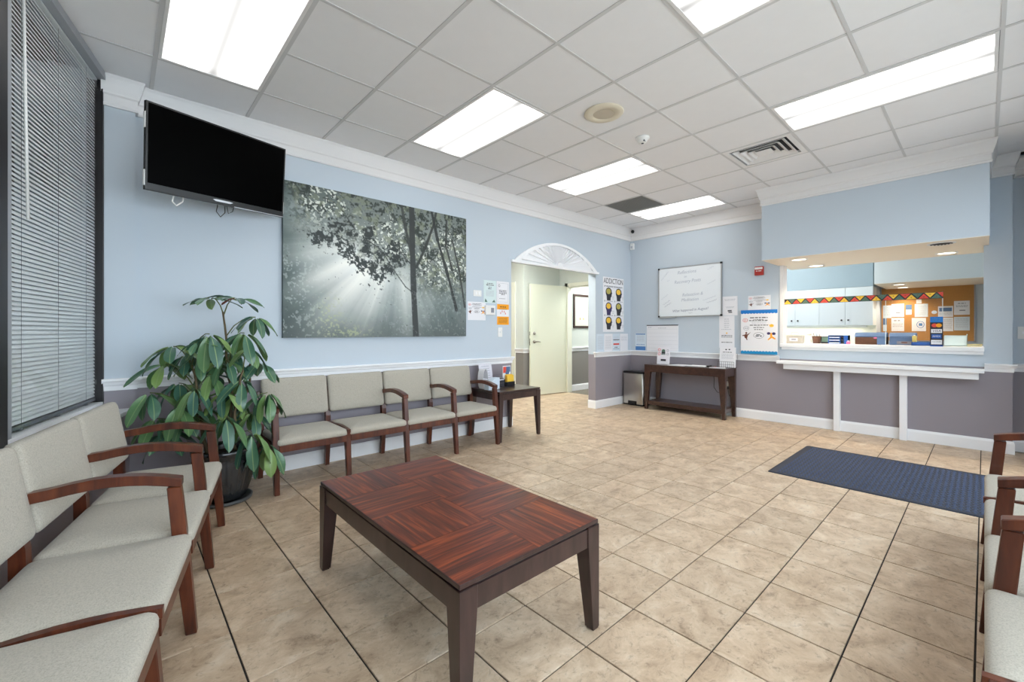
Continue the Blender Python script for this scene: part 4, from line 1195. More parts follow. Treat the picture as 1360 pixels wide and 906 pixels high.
# left wall, between picture and opening
p = wall_thing('left', 'switch_plate', 'white wide double switch plate left of the mint paper notice', 'switch', 3.226, 1.652)
box_obj('plate', (-0.062, -0.008, 0, 0.062, 0, 0.074), M['white'], p, r=0.003)
for x in (-0.024, 0.024): box_obj('rocker', (x - 0.012, -0.012, 0.018, x + 0.012, -0.007, 0.056), M['trim'], p, r=0.002)
p = poster('left', 'paper_notice', 'pale mint paper notice with dark text, left of a framed white notice', 3.427, 1.578, 0.205, 0.282, 'paperg', PAPERS)
pr(p, 'ink', lambda bm: lines(bm, [(0, 0.245, 0.10, 0.007), (0, 0.225, 0.12, 0.010), (0, 0.198, 0.05, 0.007), (0, 0.178, 0.06, 0.009)], T))
pr(p, 'inkl', lambda bm: lines(bm, [(0, 0.155 - 0.011 * k, 0.13, 0.004) for k in range(7)], T))
pr(p, 'greenp', lambda bm: (prism_xz(bm, [(-0.085, 0.012), (-0.04, 0.012), (-0.075, 0.055)], T - .0005, T), prism_xz(bm, [(0.03, 0.012), (0.088, 0.012), (0.066, 0.045)], T - .0005, T)))
p = poster('left', 'paper_notice', 'white paper notice with a thin border and grey text, above the orange flyer', 3.640, 1.582, 0.208, 0.280, 'paper', PAPERS)
pr(p, 'inkl', lambda bm: (rectp(bm, -0.088, 0.018, 0.088, 0.021), rectp(bm, -0.088, 0.255, 0.088, 0.258), rectp(bm, -0.088, 0.018, -0.085, 0.258), rectp(bm, 0.085, 0.018, 0.088, 0.258)))
pr(p, 'ink', lambda bm: (lines(bm, [(0, 0.165, 0.13, 0.008), (0, 0.148, 0.12, 0.008), (0, 0.131, 0.13, 0.008), (0, 0.114, 0.06, 0.008)], T), ringprint(bm, -0.06, 0.225, 0.014, 0.018, 0.004), lines(bm, [(-0.01, 0.062, 0.10, 0.004)], T)))
def party(p, w, h, big=False):
    """friendly notice: bubbles, text lines, small dancing shapes"""
    s = w
    pr(p, 'ink', lambda bm: lines(bm, [(0, h * 0.90, w * 0.50, h * 0.022), (0, h * 0.855, w * 0.3, h * 0.012), (0, h * 0.83, w * 0.55, h * 0.018), (0.02 * w, h * 0.715, w * 0.55, h * 0.018), (0, h * 0.655, w * 0.30, h * 0.016), (0, h * 0.605, w * 0.26, h * 0.016)], T))
    pr(p, 'inkl', lambda bm: lines(bm, [(0, h * 0.795, w * 0.45, h * 0.010), (0, h * 0.765, w * 0.4, h * 0.010), (0, h * 0.69, w * 0.12, h * 0.010)], T))
    pr(p, 'ink', lambda bm: (ringprint(bm, 0, h * 0.46, w * 0.15, h * 0.075, w * 0.008, n=18), lines(bm, [(0, h * 0.475, w * 0.14, h * 0.020), (0, h * 0.445, w * 0.18, h * 0.022)], T)))
    pr(p, 'redp', lambda bm: (ringprint(bm, -w * 0.39, h * 0.84, w * 0.075, h * 0.05, w * 0.01), ringprint(bm, -w * 0.40, h * 0.84, w * 0.03, h * 0.025, w * 0.008)))
    pr(p, 'inkg', lambda bm: (ringprint(bm, -w * 0.36, h * 0.64, w * 0.085, h * 0.055, w * 0.008), lines(bm, [(-w * 0.36, h * 0.64, w * 0.1, h * 0.018)], T)))
    pr(p, 'yellow', lambda bm: (disc(bm, w * 0.36, h * 0.70, w * 0.06, h * 0.038), prism_xz(bm, [(w * 0.30, h * 0.72), (w * 0.25, h * 0.75), (w * 0.34, h * 0.67)], T - .0006, T)))
    pr(p, 'brown', lambda bm: (disc(bm, -w * 0.37, h * 0.44, w * 0.05, h * 0.055), disc(bm, -w * 0.36, h * 0.52, w * 0.028, h * 0.025), prism_xz(bm, [(-w * 0.36, h * 0.47), (-w * 0.24, h * 0.53), (-w * 0.23, h * 0.545), (-w * 0.33, h * 0.44)], T - .0006, T), prism_xz(bm, [(-w * 0.40, h * 0.41), (-w * 0.34, h * 0.34), (-w * 0.32, h * 0.35), (-w * 0.36, h * 0.43)], T - .0006, T), prism_xz(bm, [(-w * 0.47, h * 0.44), (-w * 0.48, h * 0.46), (-w * 0.40, h * 0.48), (-w * 0.40, h * 0.45)], T - .0006, T)))
    pr(p, 'purple', lambda bm: (disc(bm, w * 0.28, h * 0.51, w * 0.05, h * 0.033), disc(bm, w * 0.42, h * 0.505, w * 0.05, h * 0.033)))
    pr(p, 'orange', lambda bm: (disc(bm, w * 0.35, h * 0.46, w * 0.03, h * 0.07), prism_xz(bm, [(w * 0.34, h * 0.44), (w * 0.25, h * 0.36), (w * 0.27, h * 0.345), (w * 0.36, h * 0.40)], T - .0006, T), prism_xz(bm, [(w * 0.36, h * 0.40), (w * 0.46, h * 0.36), (w * 0.47, h * 0.39), (w * 0.37, h * 0.45)], T - .0006, T)))
p = poster('left', 'paper_notice', 'white landscape notice with small colourful drawings, at the lower right corner of the forest picture', 3.218, 1.362, 0.275, 0.222, 'paper', PAPERS)
party(p, 0.275, 0.222)
p = wall_thing('left', 'thermostat_cover', 'white boxy thermostat with a grey display between notices and orange flyer', 'thermostat', 3.412, 1.430)
box_obj('housing', (-0.075, -0.035, 0, 0.075, 0, 0.118), M['white'], p, r=0.008)
box_obj('display', (0.005, -0.0365, 0.028, 0.052, -0.034, 0.088), M['inkg'], p)
p = poster('left', 'paper_flyer', 'orange and white paper flyer above the light switch beside the opening', 3.642, 1.310, 0.204, 0.268, 'paper', PAPERS)
pr(p, 'orange', lambda bm: (rectp(bm, -0.10, 0.0, 0.10, 0.105), rectp(bm, -0.10, 0.195, 0.10, 0.262)))
pr(p, 'brown', lambda bm: (lines(bm, [(0, 0.228, 0.10, 0.012), (0, 0.20, 0.13, 0.006)], T - .0005), lines(bm, [(0, 0.085 - 0.012 * k, 0.15, 0.004) for k in range(6)], T - .0005)))
pr(p, 'redp', lambda bm: [prism_xz(bm, [(x - .004, z - .014), (x + .008, z - .010), (x + .004, z + .014), (x - .004, z + .010)], T - .0005, T) for x, z in ((-0.04, 0.15), (-0.015, 0.172), (0.02, 0.168), (0.04, 0.145))])
p = wall_thing('left', 'light_switch', 'single white light switch below the orange flyer', 'switch', 3.592, 1.156)
box_obj('plate', (-0.037, -0.007, 0, 0.037, 0, 0.120), M['white'], p, r=0.003)
box_obj('toggle', (-0.006, -0.018, 0.05, 0.006, -0.006, 0.072), M['trim'], p, r=0.001)

# the big poster with six heads
p = poster('left', 'wall_poster', 'tall white poster titled ADDICTION with six dark heads with yellow brains', 6.095, 1.218, 0.595, 0.895, 'paper', cat='poster')
lettering(p, 'ADDICTION', 0.125, 0, -0.0035, 0.83, M['ink'], width=0.80)
pr(p, 'inkg', lambda bm: lines(bm, [(0, 0.752, 0.5, 0.008), (0, 0.735, 0.42, 0.006)], T))
HEAD = [(-0.055, -0.11), (0.045, -0.11), (0.05, -0.06), (0.075, -0.035), (0.078, 0.0), (0.092, 0.01), (0.08, 0.05), (0.07, 0.085), (0.03, 0.115), (-0.02, 0.12), (-0.065, 0.10), (-0.09, 0.06), (-0.088, 0.015), (-0.065, -0.03)]
k = 0
for zr in (0.615, 0.375, 0.14):
    for xc in (-0.135, 0.15):
        dark = ['ink', 'ink', 'purple', 'ink', 'ink', 'ink'][k]; brain = ['olive', 'yellow', 'yellow', 'olive', 'yellow', 'yellow'][k]
        pr(p, dark, lambda bm: prism_xz(bm, [(xc + x, zr + z * 0.92) for x, z in HEAD], T - .0005, T), 'head_print')
        pr(p, brain, lambda bm: disc(bm, xc - 0.008, zr + 0.048, 0.062, 0.046, T - .0005), 'brain_print')
        pr(p, 'inkg', lambda bm: (lines(bm, [(xc + 0.02, zr + 0.128, 0.20, 0.007)], T), rectp(bm, xc - 0.125, zr + 0.118, xc - 0.105, zr + 0.142), lines(bm, [(xc + 0.12, zr - 0.03, 0.05, 0.005), (xc + 0.12, zr - 0.05, 0.05, 0.005), (xc + 0.12, zr - 0.07, 0.04, 0.005)], T)))
        k += 1
# the small sheets standing on the rail below it
for a, w, lab, c in [(5.728, 0.20, 'leftmost of four paper sheets standing on the rail under the heads poster', 0), (5.948, 0.235, 'second from left of four paper sheets standing on the rail under the heads poster', 1), (6.172, 0.20, 'paper sheet with a red band and dark rules, under the heads poster', 2), (6.402, 0.235, 'rightmost of four paper sheets on the rail under the heads poster, beside the corner', 3)]:
    p = poster('left', 'paper_sheet', lab, a, RAIL_Z1 + 0.002, w, 0.285, ['paperb', 'paper', 'paperb', 'paper'][c], 'paper sheets standing on the chair rail')
    pr(p, 'inkl', lambda bm: lines(bm, [(0, 0.24 - 0.022 * k, w * 0.75, 0.006) for k in range(10 if c < 2 else 4)], T))
    if c == 2:
        pr(p, 'redp', lambda bm: rectp(bm, -0.085, 0.10, 0.085, 0.125)); pr(p, 'ink', lambda bm: (rectp(bm, -0.09, 0.18, 0.09, 0.19), rectp(bm, -0.09, 0.03, 0.09, 0.036), lines(bm, [(0, 0.06, 0.1, 0.012)], T)))
# corner devices
p = wall_thing('back', 'motion_sensor', 'small white motion sensor high in the far corner under the crown moulding', 'sensor', 4.07, 2.635)
box_obj('housing', (-0.035, -0.045, 0, 0.03, 0, 0.11), M['white'], p, r=0.008); box_obj('lens', (-0.02, -0.048, 0.02, 0.015, -0.044, 0.06), M['inkl'], p, r=0.001)
p = thing('dome_camera', 'tiny black ball camera on the crown moulding in the far corner', 'camera', (6.50, 4.01, 2.925))
bm = bmesh.new(); lathe(bm, [(0.0005, -0.03), (0.02, -0.023), (0.03, 0.0), (0.02, 0.023), (0.0005, 0.03)], 16); obj('ball', bm, M['black'], p)
bm = bmesh.new(); tube(bm, [(0, 0, 0), (0.085, 0.085, 0.03)], 0.010, 8); obj('bracket', bm, M['black'], p)

# back wall
p = poster('back', 'paper_notice', 'small pale blue paper notice left of the wall calendar', 3.926, 0.90, 0.20, 0.29, 'paperb', PAPERS)
pr(p, 'inkb', lambda bm: (rectp(bm, -0.09, 0.27, 0.09, 0.285), rectp(bm, -0.095, 0.005, 0.095, 0.07), lines(bm, [(0, 0.10, 0.15, 0.01)], T)))
pr(p, 'inkl', lambda bm: lines(bm, [(0, 0.25 - 0.018 * k, 0.14, 0.006) for k in range(6)], T))

wbd = wall_thing('back', 'whiteboard', 'whiteboard with faint handwriting and black corner caps', 'whiteboard', 3.087, 1.456)
W_, H_ = 1.004, 0.796
box_obj('panel', (-W_ / 2 + 0.008, -0.018, 0.008, W_ / 2 - 0.008, 0, H_ - 0.008), M['board'], wbd)
for b in [(-W_ / 2, 0, W_ / 2, 0.014), (-W_ / 2, H_ - 0.014, W_ / 2, H_)]: box_obj('frame_rail', (b[0], -0.025, b[1], b[2], -0.002, b[3]), M['silver'], wbd, r=0.002)
for x in (-W_ / 2, W_ / 2 - 0.014): box_obj('frame_rail', (x, -0.025, 0, x + 0.014, -0.002, H_), M['silver'], wbd, r=0.002)
for x in (-W_ / 2 - 0.003, W_ / 2 - 0.025):
    for z in (-0.003, H_ - 0.025): box_obj('corner_cap', (x, -0.029, z, x + 0.028, 0, z + 0.028), M['black'], wbd, r=0.005)
box_obj('pen_tray', (-W_ / 2 + 0.03, -0.07, -0.014, -W_ / 2 + 0.30, -0.002, -0.004), M['silver'], wbd, r=0.002)
M['wink'] = mat('dry_marker', (182, 190, 202), 0.6); M['winkd'] = mat('dark_dry_marker', (146, 152, 170), 0.6)
for s, sz, x, z, m, tl in [('Reflections', 0.075, -0.03, 0.70, 'wink', -0.02), ('on', 0.05, -0.05, 0.63, 'wink', 0), ('Recovery Posts', 0.075, -0.02, 0.555, 'wink', -0.03), ('Relaxation &', 0.07, 0.06, 0.345, 'wink', -0.03), ('Meditation', 0.07, 0.02, 0.265, 'wink', -0.03), ('What happened in August?', 0.058, 0.02, 0.105, 'winkd', -0.05)]:
    lettering(wbd, s, sz, x, -0.0186, z, M[m], tl, shear=0.25, width=0.9)
def scribble(bm, x, z, l, ang, rows=1, amp=0.010):
    for r in range(rows):
        pts = []
        n = int(l / 0.012)
        for k in range(n):
            s = k * 0.012; o = amp * math.sin(k * 2.1 + r) * random.uniform(0.5, 1.2) - r * 0.045
            pts.append((x + s * math.cos(ang) - o * math.sin(ang), -0.0188, z + s * math.sin(ang) + o * math.cos(ang)))
        tube(bm, pts, 0.0018, 4)
bm = bmesh.new()
for x, z, l, an, rw in [(-0.45, 0.60, 0.20, 0.85, 1), (-0.35, 0.575, 0.06, 0.5, 1), (-0.45, 0.29, 0.15, 0.6, 1), (0.29, 0.70, 0.13, 0.45, 1), (0.29, 0.48, 0.15, 0.45, 1), (0.22, 0.24, 0.22, 0.3, 1)]: scribble(bm, x, z, l, an, rw)
obj('handwriting', bm, M['wink'], wbd)
bm = bmesh.new()
for x, z, l, an, rw in [(-0.42, 0.20, 0.15, 0.55, 2), (0.28, 0.20, 0.17, 0.3, 1), (0.0, 0.055, 0.08, 0.1, 1)]: scribble(bm, x, z, l, an, rw)
obj('handwriting', bm, M['winkd'], wbd)

p = poster('back', 'wall_calendar', 'white wall pad with a black top binding under the whiteboard', 3.533, 0.905, 0.55, 0.425, 'paper', cat='calendar', t=0.006)
pr(p, 'ink', lambda bm: bx(bm, -0.275, -0.009, 0.413, 0.275, 0.0, 0.428), 'binding')
pr(p, 'inkl', lambda bm: ([bx(bm, -0.26, -0.0066, 0.045 + 0.062 * k, 0.26, -0.006, 0.0465 + 0.062 * k) for k in range(6)], lines(bm, [(-0.22, 0.385, 0.06, 0.01), (0.0, 0.375, 0.14, 0.008)], -0.006)))
p = poster('back', 'paper_notice', 'white paper notice touching the right edge of the whiteboard', 2.480, 1.458, 0.208, 0.278, 'paper', PAPERS)
pr(p, 'inkl', lambda bm: lines(bm, [(0, 0.235, 0.15, 0.007), (0, 0.218, 0.13, 0.006), (0, 0.125, 0.12, 0.006), (0, 0.112, 0.1, 0.006)], T))
pr(p, 'ink', lambda bm: lines(bm, [(0.0, 0.068, 0.06, 0.018), (0.005, 0.045, 0.05, 0.014)], T))
p = poster('back', 'paper_notice', 'long white paper notice with a tiny yellow mark, between whiteboard and console table', 2.524, 0.985, 0.212, 0.468, 'paper', PAPERS)
pr(p, 'inkl', lambda bm: lines(bm, [(0, 0.42 - 0.03 * k, 0.07, 0.008) for k in range(5)] + [(0, 0.27, 0.15, 0.007)], T))
pr(p, 'yellow', lambda bm: disc(bm, 0, 0.215, 0.010, 0.012))
pr(p, 'ink', lambda bm: lines(bm, [(0, 0.18, 0.15, 0.009), (0, 0.158, 0.15, 0.008), (0, 0.08, 0.15, 0.009)], T))
p = poster('back', 'paper_notice', 'small white landscape notice with colourful drawings, behind the top of the blue-edged poster', 2.094, 1.50, 0.282, 0.225, 'paper', PAPERS)
party(p, 0.282, 0.225)
p = poster('back', 'wall_poster', 'white poster with scalloped blue bands at top and bottom, left of the reception opening', 2.088, 0.912, 0.458, 0.612, 'paper', cat='poster', off=0.036, t=0.006)
T = -0.006
def scallop(bm, z0, z1, up):
    n = 12; w = 0.458; pts = []
    for k in range(n * 4 + 1):
        x = -w / 2 + w * k / (n * 4); pts.append((x, (z1 if up else z0) + (0.010 if up else -0.010) * abs(math.sin(PI * k / 4))))
    poly = [(-w / 2, z0), (w / 2, z0)] + pts[::-1] if up else pts + [(w / 2, z1), (-w / 2, z1)]
    prism_xz(bm, poly, T - 0.0005, T)
pr(p, 'blue', lambda bm: scallop(bm, 0.568, 0.612, False)); pr(p, 'teal', lambda bm: scallop(bm, 0.0, 0.034, True))
party(p, 0.44, 0.56)
T = -0.003
p = wall_thing('back', 'fire_alarm', 'red fire alarm strobe with a white stripe beside the soffit', 'alarm', 2.088, 2.004)
box_obj('housing', (-0.055, -0.04, 0, 0.055, 0, 0.122), M['fire'], p, r=0.006)
box_obj('strobe', (-0.048, -0.055, 0.078, 0.048, -0.038, 0.108), M['white'], p, r=0.006)
pr(p, 'white', lambda bm: lines(bm, [(0.0, 0.058, 0.07, 0.010)], -0.0402))
p = wall_thing('back', 'power_outlet', 'white wall outlet with a black plug behind the console table', 'outlet', 2.492, 0.38)
box_obj('plate', (-0.036, -0.006, 0, 0.036, 0, 0.116), M['white'], p, r=0.002)
for z in (0.036, 0.080): box_obj('socket', (-0.016, -0.008, z - 0.014, 0.016, -0.005, z + 0.014), M['trim'], p)
pl = thing('power_cable', 'black plug and cord hanging from the outlet behind the console table', 'cord', (U - 0.008, 2.492, 0.415), -PI / 2)
box_obj('plug', (-0.012, -0.045, -0.030, 0.026, 0.0, 0.012), M['black'], pl, r=0.005)
bm = bmesh.new(); tube(bm, [(0, -0.03, -0.03), (0.012, -0.03, -0.11), (0.055, -0.03, -0.17), (0.10, -0.03, -0.16)], 0.004, 6)
tube(bm, [(-0.02, -0.03, -0.02), (-0.07, -0.03, -0.09), (-0.15, -0.03, -0.09), (-0.20, -0.03, -0.02), (-0.195, -0.03, 0.10), (-0.21, -0.03, 0.19)], 0.004, 6)
obj('cord', bm, M['black'], pl)
p = thing('light_switch', 'white light switch on the recessed wall at the far right edge', 'switch', (U + 0.19, -0.262, 1.15), -PI / 2)
box_obj('plate', (-0.036, -0.006, 0, 0.036, 0, 0.125), M['white'], p, r=0.002); box_obj('toggle', (-0.006, -0.016, 0.05, 0.006, -0.005, 0.075), M['trim'], p)

# framed certificate in the room past the cream door
p = thing('framed_certificate', 'dark framed certificate on the wall past the cream door', 'picture', (7.20, 5.66, 1.296), 0.0)
for b in [(-0.272, 0, 0.272, 0.045), (-0.272, 0.655, 0.272, 0.70), (-0.272, 0.045, -0.227, 0.655), (0.227, 0.045, 0.272, 0.655)]:
    box_obj('frame_rail', (b[0], -0.025, b[1], b[2], 0, b[3]), M['frame'], p, r=0.004)
box_obj('mat_board', (-0.23, -0.010, 0.04, 0.23, 0, 0.66), M['mount'], p)
T = -0.011
box_obj('certificate_sheet', (-0.13, -0.0115, 0.13, 0.15, -0.009, 0.56), M['paper'], p)
T = -0.0116
pr(p, 'inkl', lambda bm: (lines(bm, [(0.01, 0.52, 0.2, 0.010), (0.01, 0.35, 0.12, 0.012), (0.01, 0.30, 0.16, 0.008)], T), ringprint(bm, 0.01, 0.43, 0.05, 0.05, 0.006)))
pr(p, 'olive', lambda bm: (disc(bm, -0.05, 0.19, 0.02, 0.03), disc(bm, 0.06, 0.19, 0.02, 0.03)))
T = -0.003

# ------------------------------------------------------------------ stainless bin
t = thing('trash_bin', 'slim stainless steel pedal bin with a black lid left of the console table', 'bin', (6.45, 3.905, 0), -PI / 2)
bm = bmesh.new(); cushion(bm, 0.375, 0.25, [(0.0, 0.02), (0.0, 0.03), (0.0, 0.525), (0.002, 0.53)], 0.03); obj('body', bm, M['steel'], t)
bm = bmesh.new(); cushion(bm, 0.385, 0.26, [(0.0, 0.53), (0.0, 0.55), (0.012, 0.562), (0.02, 0.563)], 0.034); obj('lid', bm, M['black'], t)
bm = bmesh.new(); cushion(bm, 0.379, 0.254, [(0.0, 0.0), (0.0, 0.022), (0.004, 0.024)], 0.032); obj('base', bm, M['black'], t)
box_obj('pedal_recess', (-0.085, -0.128, 0.02, 0.075, -0.10, 0.075), M['black'], t, r=0.004)
box_obj('pedal', (-0.06, -0.150, 0.022, 0.05, -0.10, 0.036), M['black'], t, r=0.004)

# ------------------------------------------------------------------ things on the console table
ZT = ch + 0.0008
def acrylic_sign(label, loc, rotz, w, h, lean=0.12):
    t = thing('tabletop_sign', label, 'sign', loc, rotz)
    R = Matrix.Rotation(lean, 4, 'X')
    bm = bmesh.new(); bx(bm, -w / 2, 0.0, 0.004, w / 2, 0.002, h, rot=R); bx(bm, -w / 2, 0.006, 0.004, w / 2, 0.008, h, rot=R); bx(bm, -w / 2, -0.02, 0.0, w / 2, 0.07, 0.003)
    obj('holder', bm, M['acrylic'], t)
    bm = bmesh.new(); bx(bm, -w / 2 + 0.002, 0.003, 0.005, w / 2 - 0.002, 0.005, h - 0.002, rot=R); o = obj('sheet', bm, M['paper'], t)
    return t, R
t, R = acrylic_sign('small standing white sign with red rings on the left of the console table', (6.33, 3.372, ZT), -PI / 2, 0.215, 0.285, -0.10)
T = -0.0005
def trp(m, fn):
    bm = bmesh.new(); fn(bm)
    for v in bm.verts: v.co = R @ v.co
    obj('print', bm, M[m], t)
trp('redp', lambda bm: (ringprint(bm, -0.07, 0.23, 0.022, 0.022, 0.006), ringprint(bm, -0.07, 0.165, 0.022, 0.022, 0.006)))
trp('inkg', lambda bm: (ringprint(bm, 0.07, 0.22, 0.018, 0.018, 0.005), ringprint(bm, 0.07, 0.165, 0.018, 0.018, 0.005)))
trp('ink', lambda bm: (rectp(bm, -0.03, 0.17, 0.03, 0.20), rectp(bm, -0.04, 0.055, 0.045, 0.085)))
trp('greenp', lambda bm: (disc(bm, 0.0, 0.215, 0.03, 0.025), rectp(bm, -0.035, 0.155, 0.035, 0.166)))
T = -0.003
def stack(name, label, cat, loc, rotz, w, d, n, m, group=None):
    t = thing(name, label, cat, loc, rotz, group)
    for k in range(n):
        a = random.uniform(-0.12, 0.12)
        bm = bmesh.new(); bx(bm, -w / 2, -d / 2, 0, w / 2, d / 2, 0.0015, rot=Matrix.Rotation(a, 3, 'Z')); obj('sheet', bm, M[m], t, loc=(random.uniform(-.01, .01), random.uniform(-.01, .01), 0.0018 * k))
    return t
stack('paper_stack', 'loose stack of white papers on the console table beside the standing sign', 'papers', (6.36, 3.12, ZT), -PI / 2, 0.22, 0.28, 4, 'paper')
t = thing('clipboard', 'clipboard with white forms and a dark clip lying on the console table', 'clipboard', (6.38, 2.82, ZT), -PI / 2)
box_obj('board', (-0.16, -0.12, 0, 0.16, 0.12, 0.004), M['console'], t, r=0.001); box_obj('form', (-0.15, -0.11, 0.004, 0.12, 0.11, 0.012), M['paper'], t); box_obj('clip', (0.118, -0.05, 0.003, 0.155, 0.05, 0.024), M['black'], t, r=0.003)
t = thing('pen', 'dark red pen lying beside the clipboard on the console table', 'pen', (6.40, 2.60, ZT), 0.4)
bm = bmesh.new(); tube(bm, [(-0.07, 0, 0.006), (0.05, 0, 0.006), (0.07, 0, 0.006)], [0.005, 0.005, 0.002], 8); obj('barrel', bm, M['redp'], t)
box_obj('pocket_clip', (-0.07, -0.002, 0.010, -0.03, 0.002, 0.013), M['black'], t)
stack('leaflet_stack', 'small fan of white leaflets in front of the wire rack on the console table', 'leaflets', (6.30, 2.53, ZT), -PI / 2 + 0.3, 0.20, 0.10, 4, 'paper')
t = thing('wire_rack', 'small black wire leaflet rack on the right end of the console table', 'rack', (6.43, 2.452, ZT), -PI / 2)
bm = bmesh.new()
for k in range(9):
    x = -0.11 + k * 0.0275; tube(bm, [(x, -0.05, 0.09), (x, -0.05, 0.004), (x, 0.06, 0.004), (x, 0.08, 0.20)], 0.0018, 5)
for y, z in ((-0.05, 0.09), (-0.05, 0.05), (-0.05, 0.006), (0.06, 0.004), (0.08, 0.20)): tube(bm, [(-0.11, y, z), (0.11, y, z)], 0.002, 5)
obj('wire_frame', bm, M['ink'], t)
p = thing('paper_notice', 'white printed sheet standing upright in the wire rack on the console table', 'notice', (6.43, 2.452, ZT + 0.008), -PI / 2, PAPERS)
R = Matrix.Rotation(-0.07, 4, 'X')
bm = bmesh.new(); bx(bm, -0.108, 0.004, 0, 0.112, 0.006, 0.285, rot=R); obj('sheet', bm, M['paper'], p)
T = 0.0035; t = p
trp('ink', lambda bm: (disc(bm, -0.02, 0.252, 0.012, 0.009), disc(bm, 0.025, 0.254, 0.012, 0.009), lines(bm, [(0, 0.215, 0.13, 0.008)], T)))
trp('inkl', lambda bm: lines(bm, [(0, 0.185 - 0.02 * k, 0.16, 0.006) for k in range(4)], T))
T = -0.003

# ------------------------------------------------------------------ things on the side table
ZS = 0.5608
t, R = acrylic_sign('clear acrylic stand with a curling white sheet at the back of the side table', (3.262, 3.965, ZS), 0.05, 0.21, 0.28, -0.16)
T = -0.001
trp('inkl', lambda bm: lines(bm, [(0, 0.25 - 0.028 * k, 0.13, 0.007) for k in range(7)], T)); T = -0.003
t = thing('leaflet_holder', 'clear acrylic holder with dark leaflets on the side table', 'leaflet holder', (3.370, 3.865, ZS), 0.06)
bm = bmesh.new(); bx(bm, -0.083, -0.05, 0, 0.083, 0.06, 0.003); bx(bm, -0.083, 0.055, 0, 0.083, 0.058, 0.15); bx(bm, -0.083, -0.05, 0, 0.083, -0.047, 0.06)
for x in (-0.083, 0.080): prism_xy(bm, [(x, -0.05), (x + 0.003, -0.05), (x + 0.003, 0.058), (x, 0.058)], 0, 0.10)
obj('holder', bm, M['acrylic'], t)
for k in range(5): box_obj('leaflet', (-0.075 + 0.008 * k, -0.035 + k * 0.014, 0.004, 0.040 + 0.008 * k, -0.031 + k * 0.014, 0.085 + 0.010 * (k % 3)), M['ink' if k % 2 == 0 else 'paper'], t)
t = thing('leaflet_box', 'white angled cardboard leaflet box between the acrylic stands on the side table', 'leaflet holder', (3.185, 3.79, ZS), 0.1)
prof = [(-0.09, 0.0), (0.09, 0.0), (0.09, 0.13), (0.02, 0.13), (-0.09, 0.06)]
bm = bmesh.new(); prism_xz(bm, prof, -0.035, 0.035); obj('box', bm, M['paperb'], t)
t = thing('card_holder', 'black card holder filled with yellow cards at the right of the side table', 'card holder', (3.535, 3.89, ZS), 0.03)
bm = bmesh.new(); bx(bm, -0.065, -0.04, 0, 0.065, 0.045, 0.006); bx(bm, -0.065, -0.04, 0, 0.065, -0.034, 0.055); bx(bm, -0.065, 0.01, 0, 0.065, 0.014, 0.085); bx(bm, -0.065, 0.04, 0, 0.065, 0.045, 0.115)
for x in (-0.065, 0.061): prism_xy(bm, [(x, -0.04), (x + 0.004, -0.04), (x + 0.004, 0.045), (x, 0.045)], 0, 0.05)
obj('holder', bm, M['black'], t)
for k in range(4): box_obj('card', (-0.056, -0.030 + k * 0.010, 0.008, 0.056, -0.026 + k * 0.010, 0.130 + 0.004 * k), M['yellow'], t)
t = thing('photo_card', 'picture postcard standing in the black card holder behind the yellow cards', 'card', (3.525, 3.918, ZS + 0.008), 0.03)
box_obj('card', (-0.065, -0.002, 0, 0.065, 0.002, 0.235), M['paper'], t)
T = -0.002
pr(t, 'redp', lambda bm: rectp(bm, -0.06, 0.15, -0.01, 0.225)); pr(t, 'navyp', lambda bm: (rectp(bm, -0.01, 0.16, 0.06, 0.225), disc(bm, 0.01, 0.155, 0.035, 0.03))); T = -0.003
t = thing('curled_brochure', 'white brochure curled into a loop at the left of the side table', 'brochure', (3.127, 3.885, ZS), 0.0)
bm = bmesh.new(); pts = [(0.035 * math.cos(a), 0.11 + 0.115 * math.sin(a)) for a in [PI * 2 * k / 22 for k in range(20)]]
for (xa, za), (xb, zb) in zip(pts[:-1], pts[1:]):
    q = [bm.verts.new((xa, -0.05, za + 0.006)), bm.verts.new((xb, -0.05, zb + 0.006)), bm.verts.new((xb, 0.05, zb + 0.006)), bm.verts.new((xa, 0.05, za + 0.006))]
    bm.faces.new(q)
bmesh.ops.remove_doubles(bm, verts=bm.verts[:], dist=1e-5); bmesh.ops.solidify(bm, geom=bm.faces[:], thickness=0.003)
obj('sheet', bm, M['paper'], t)

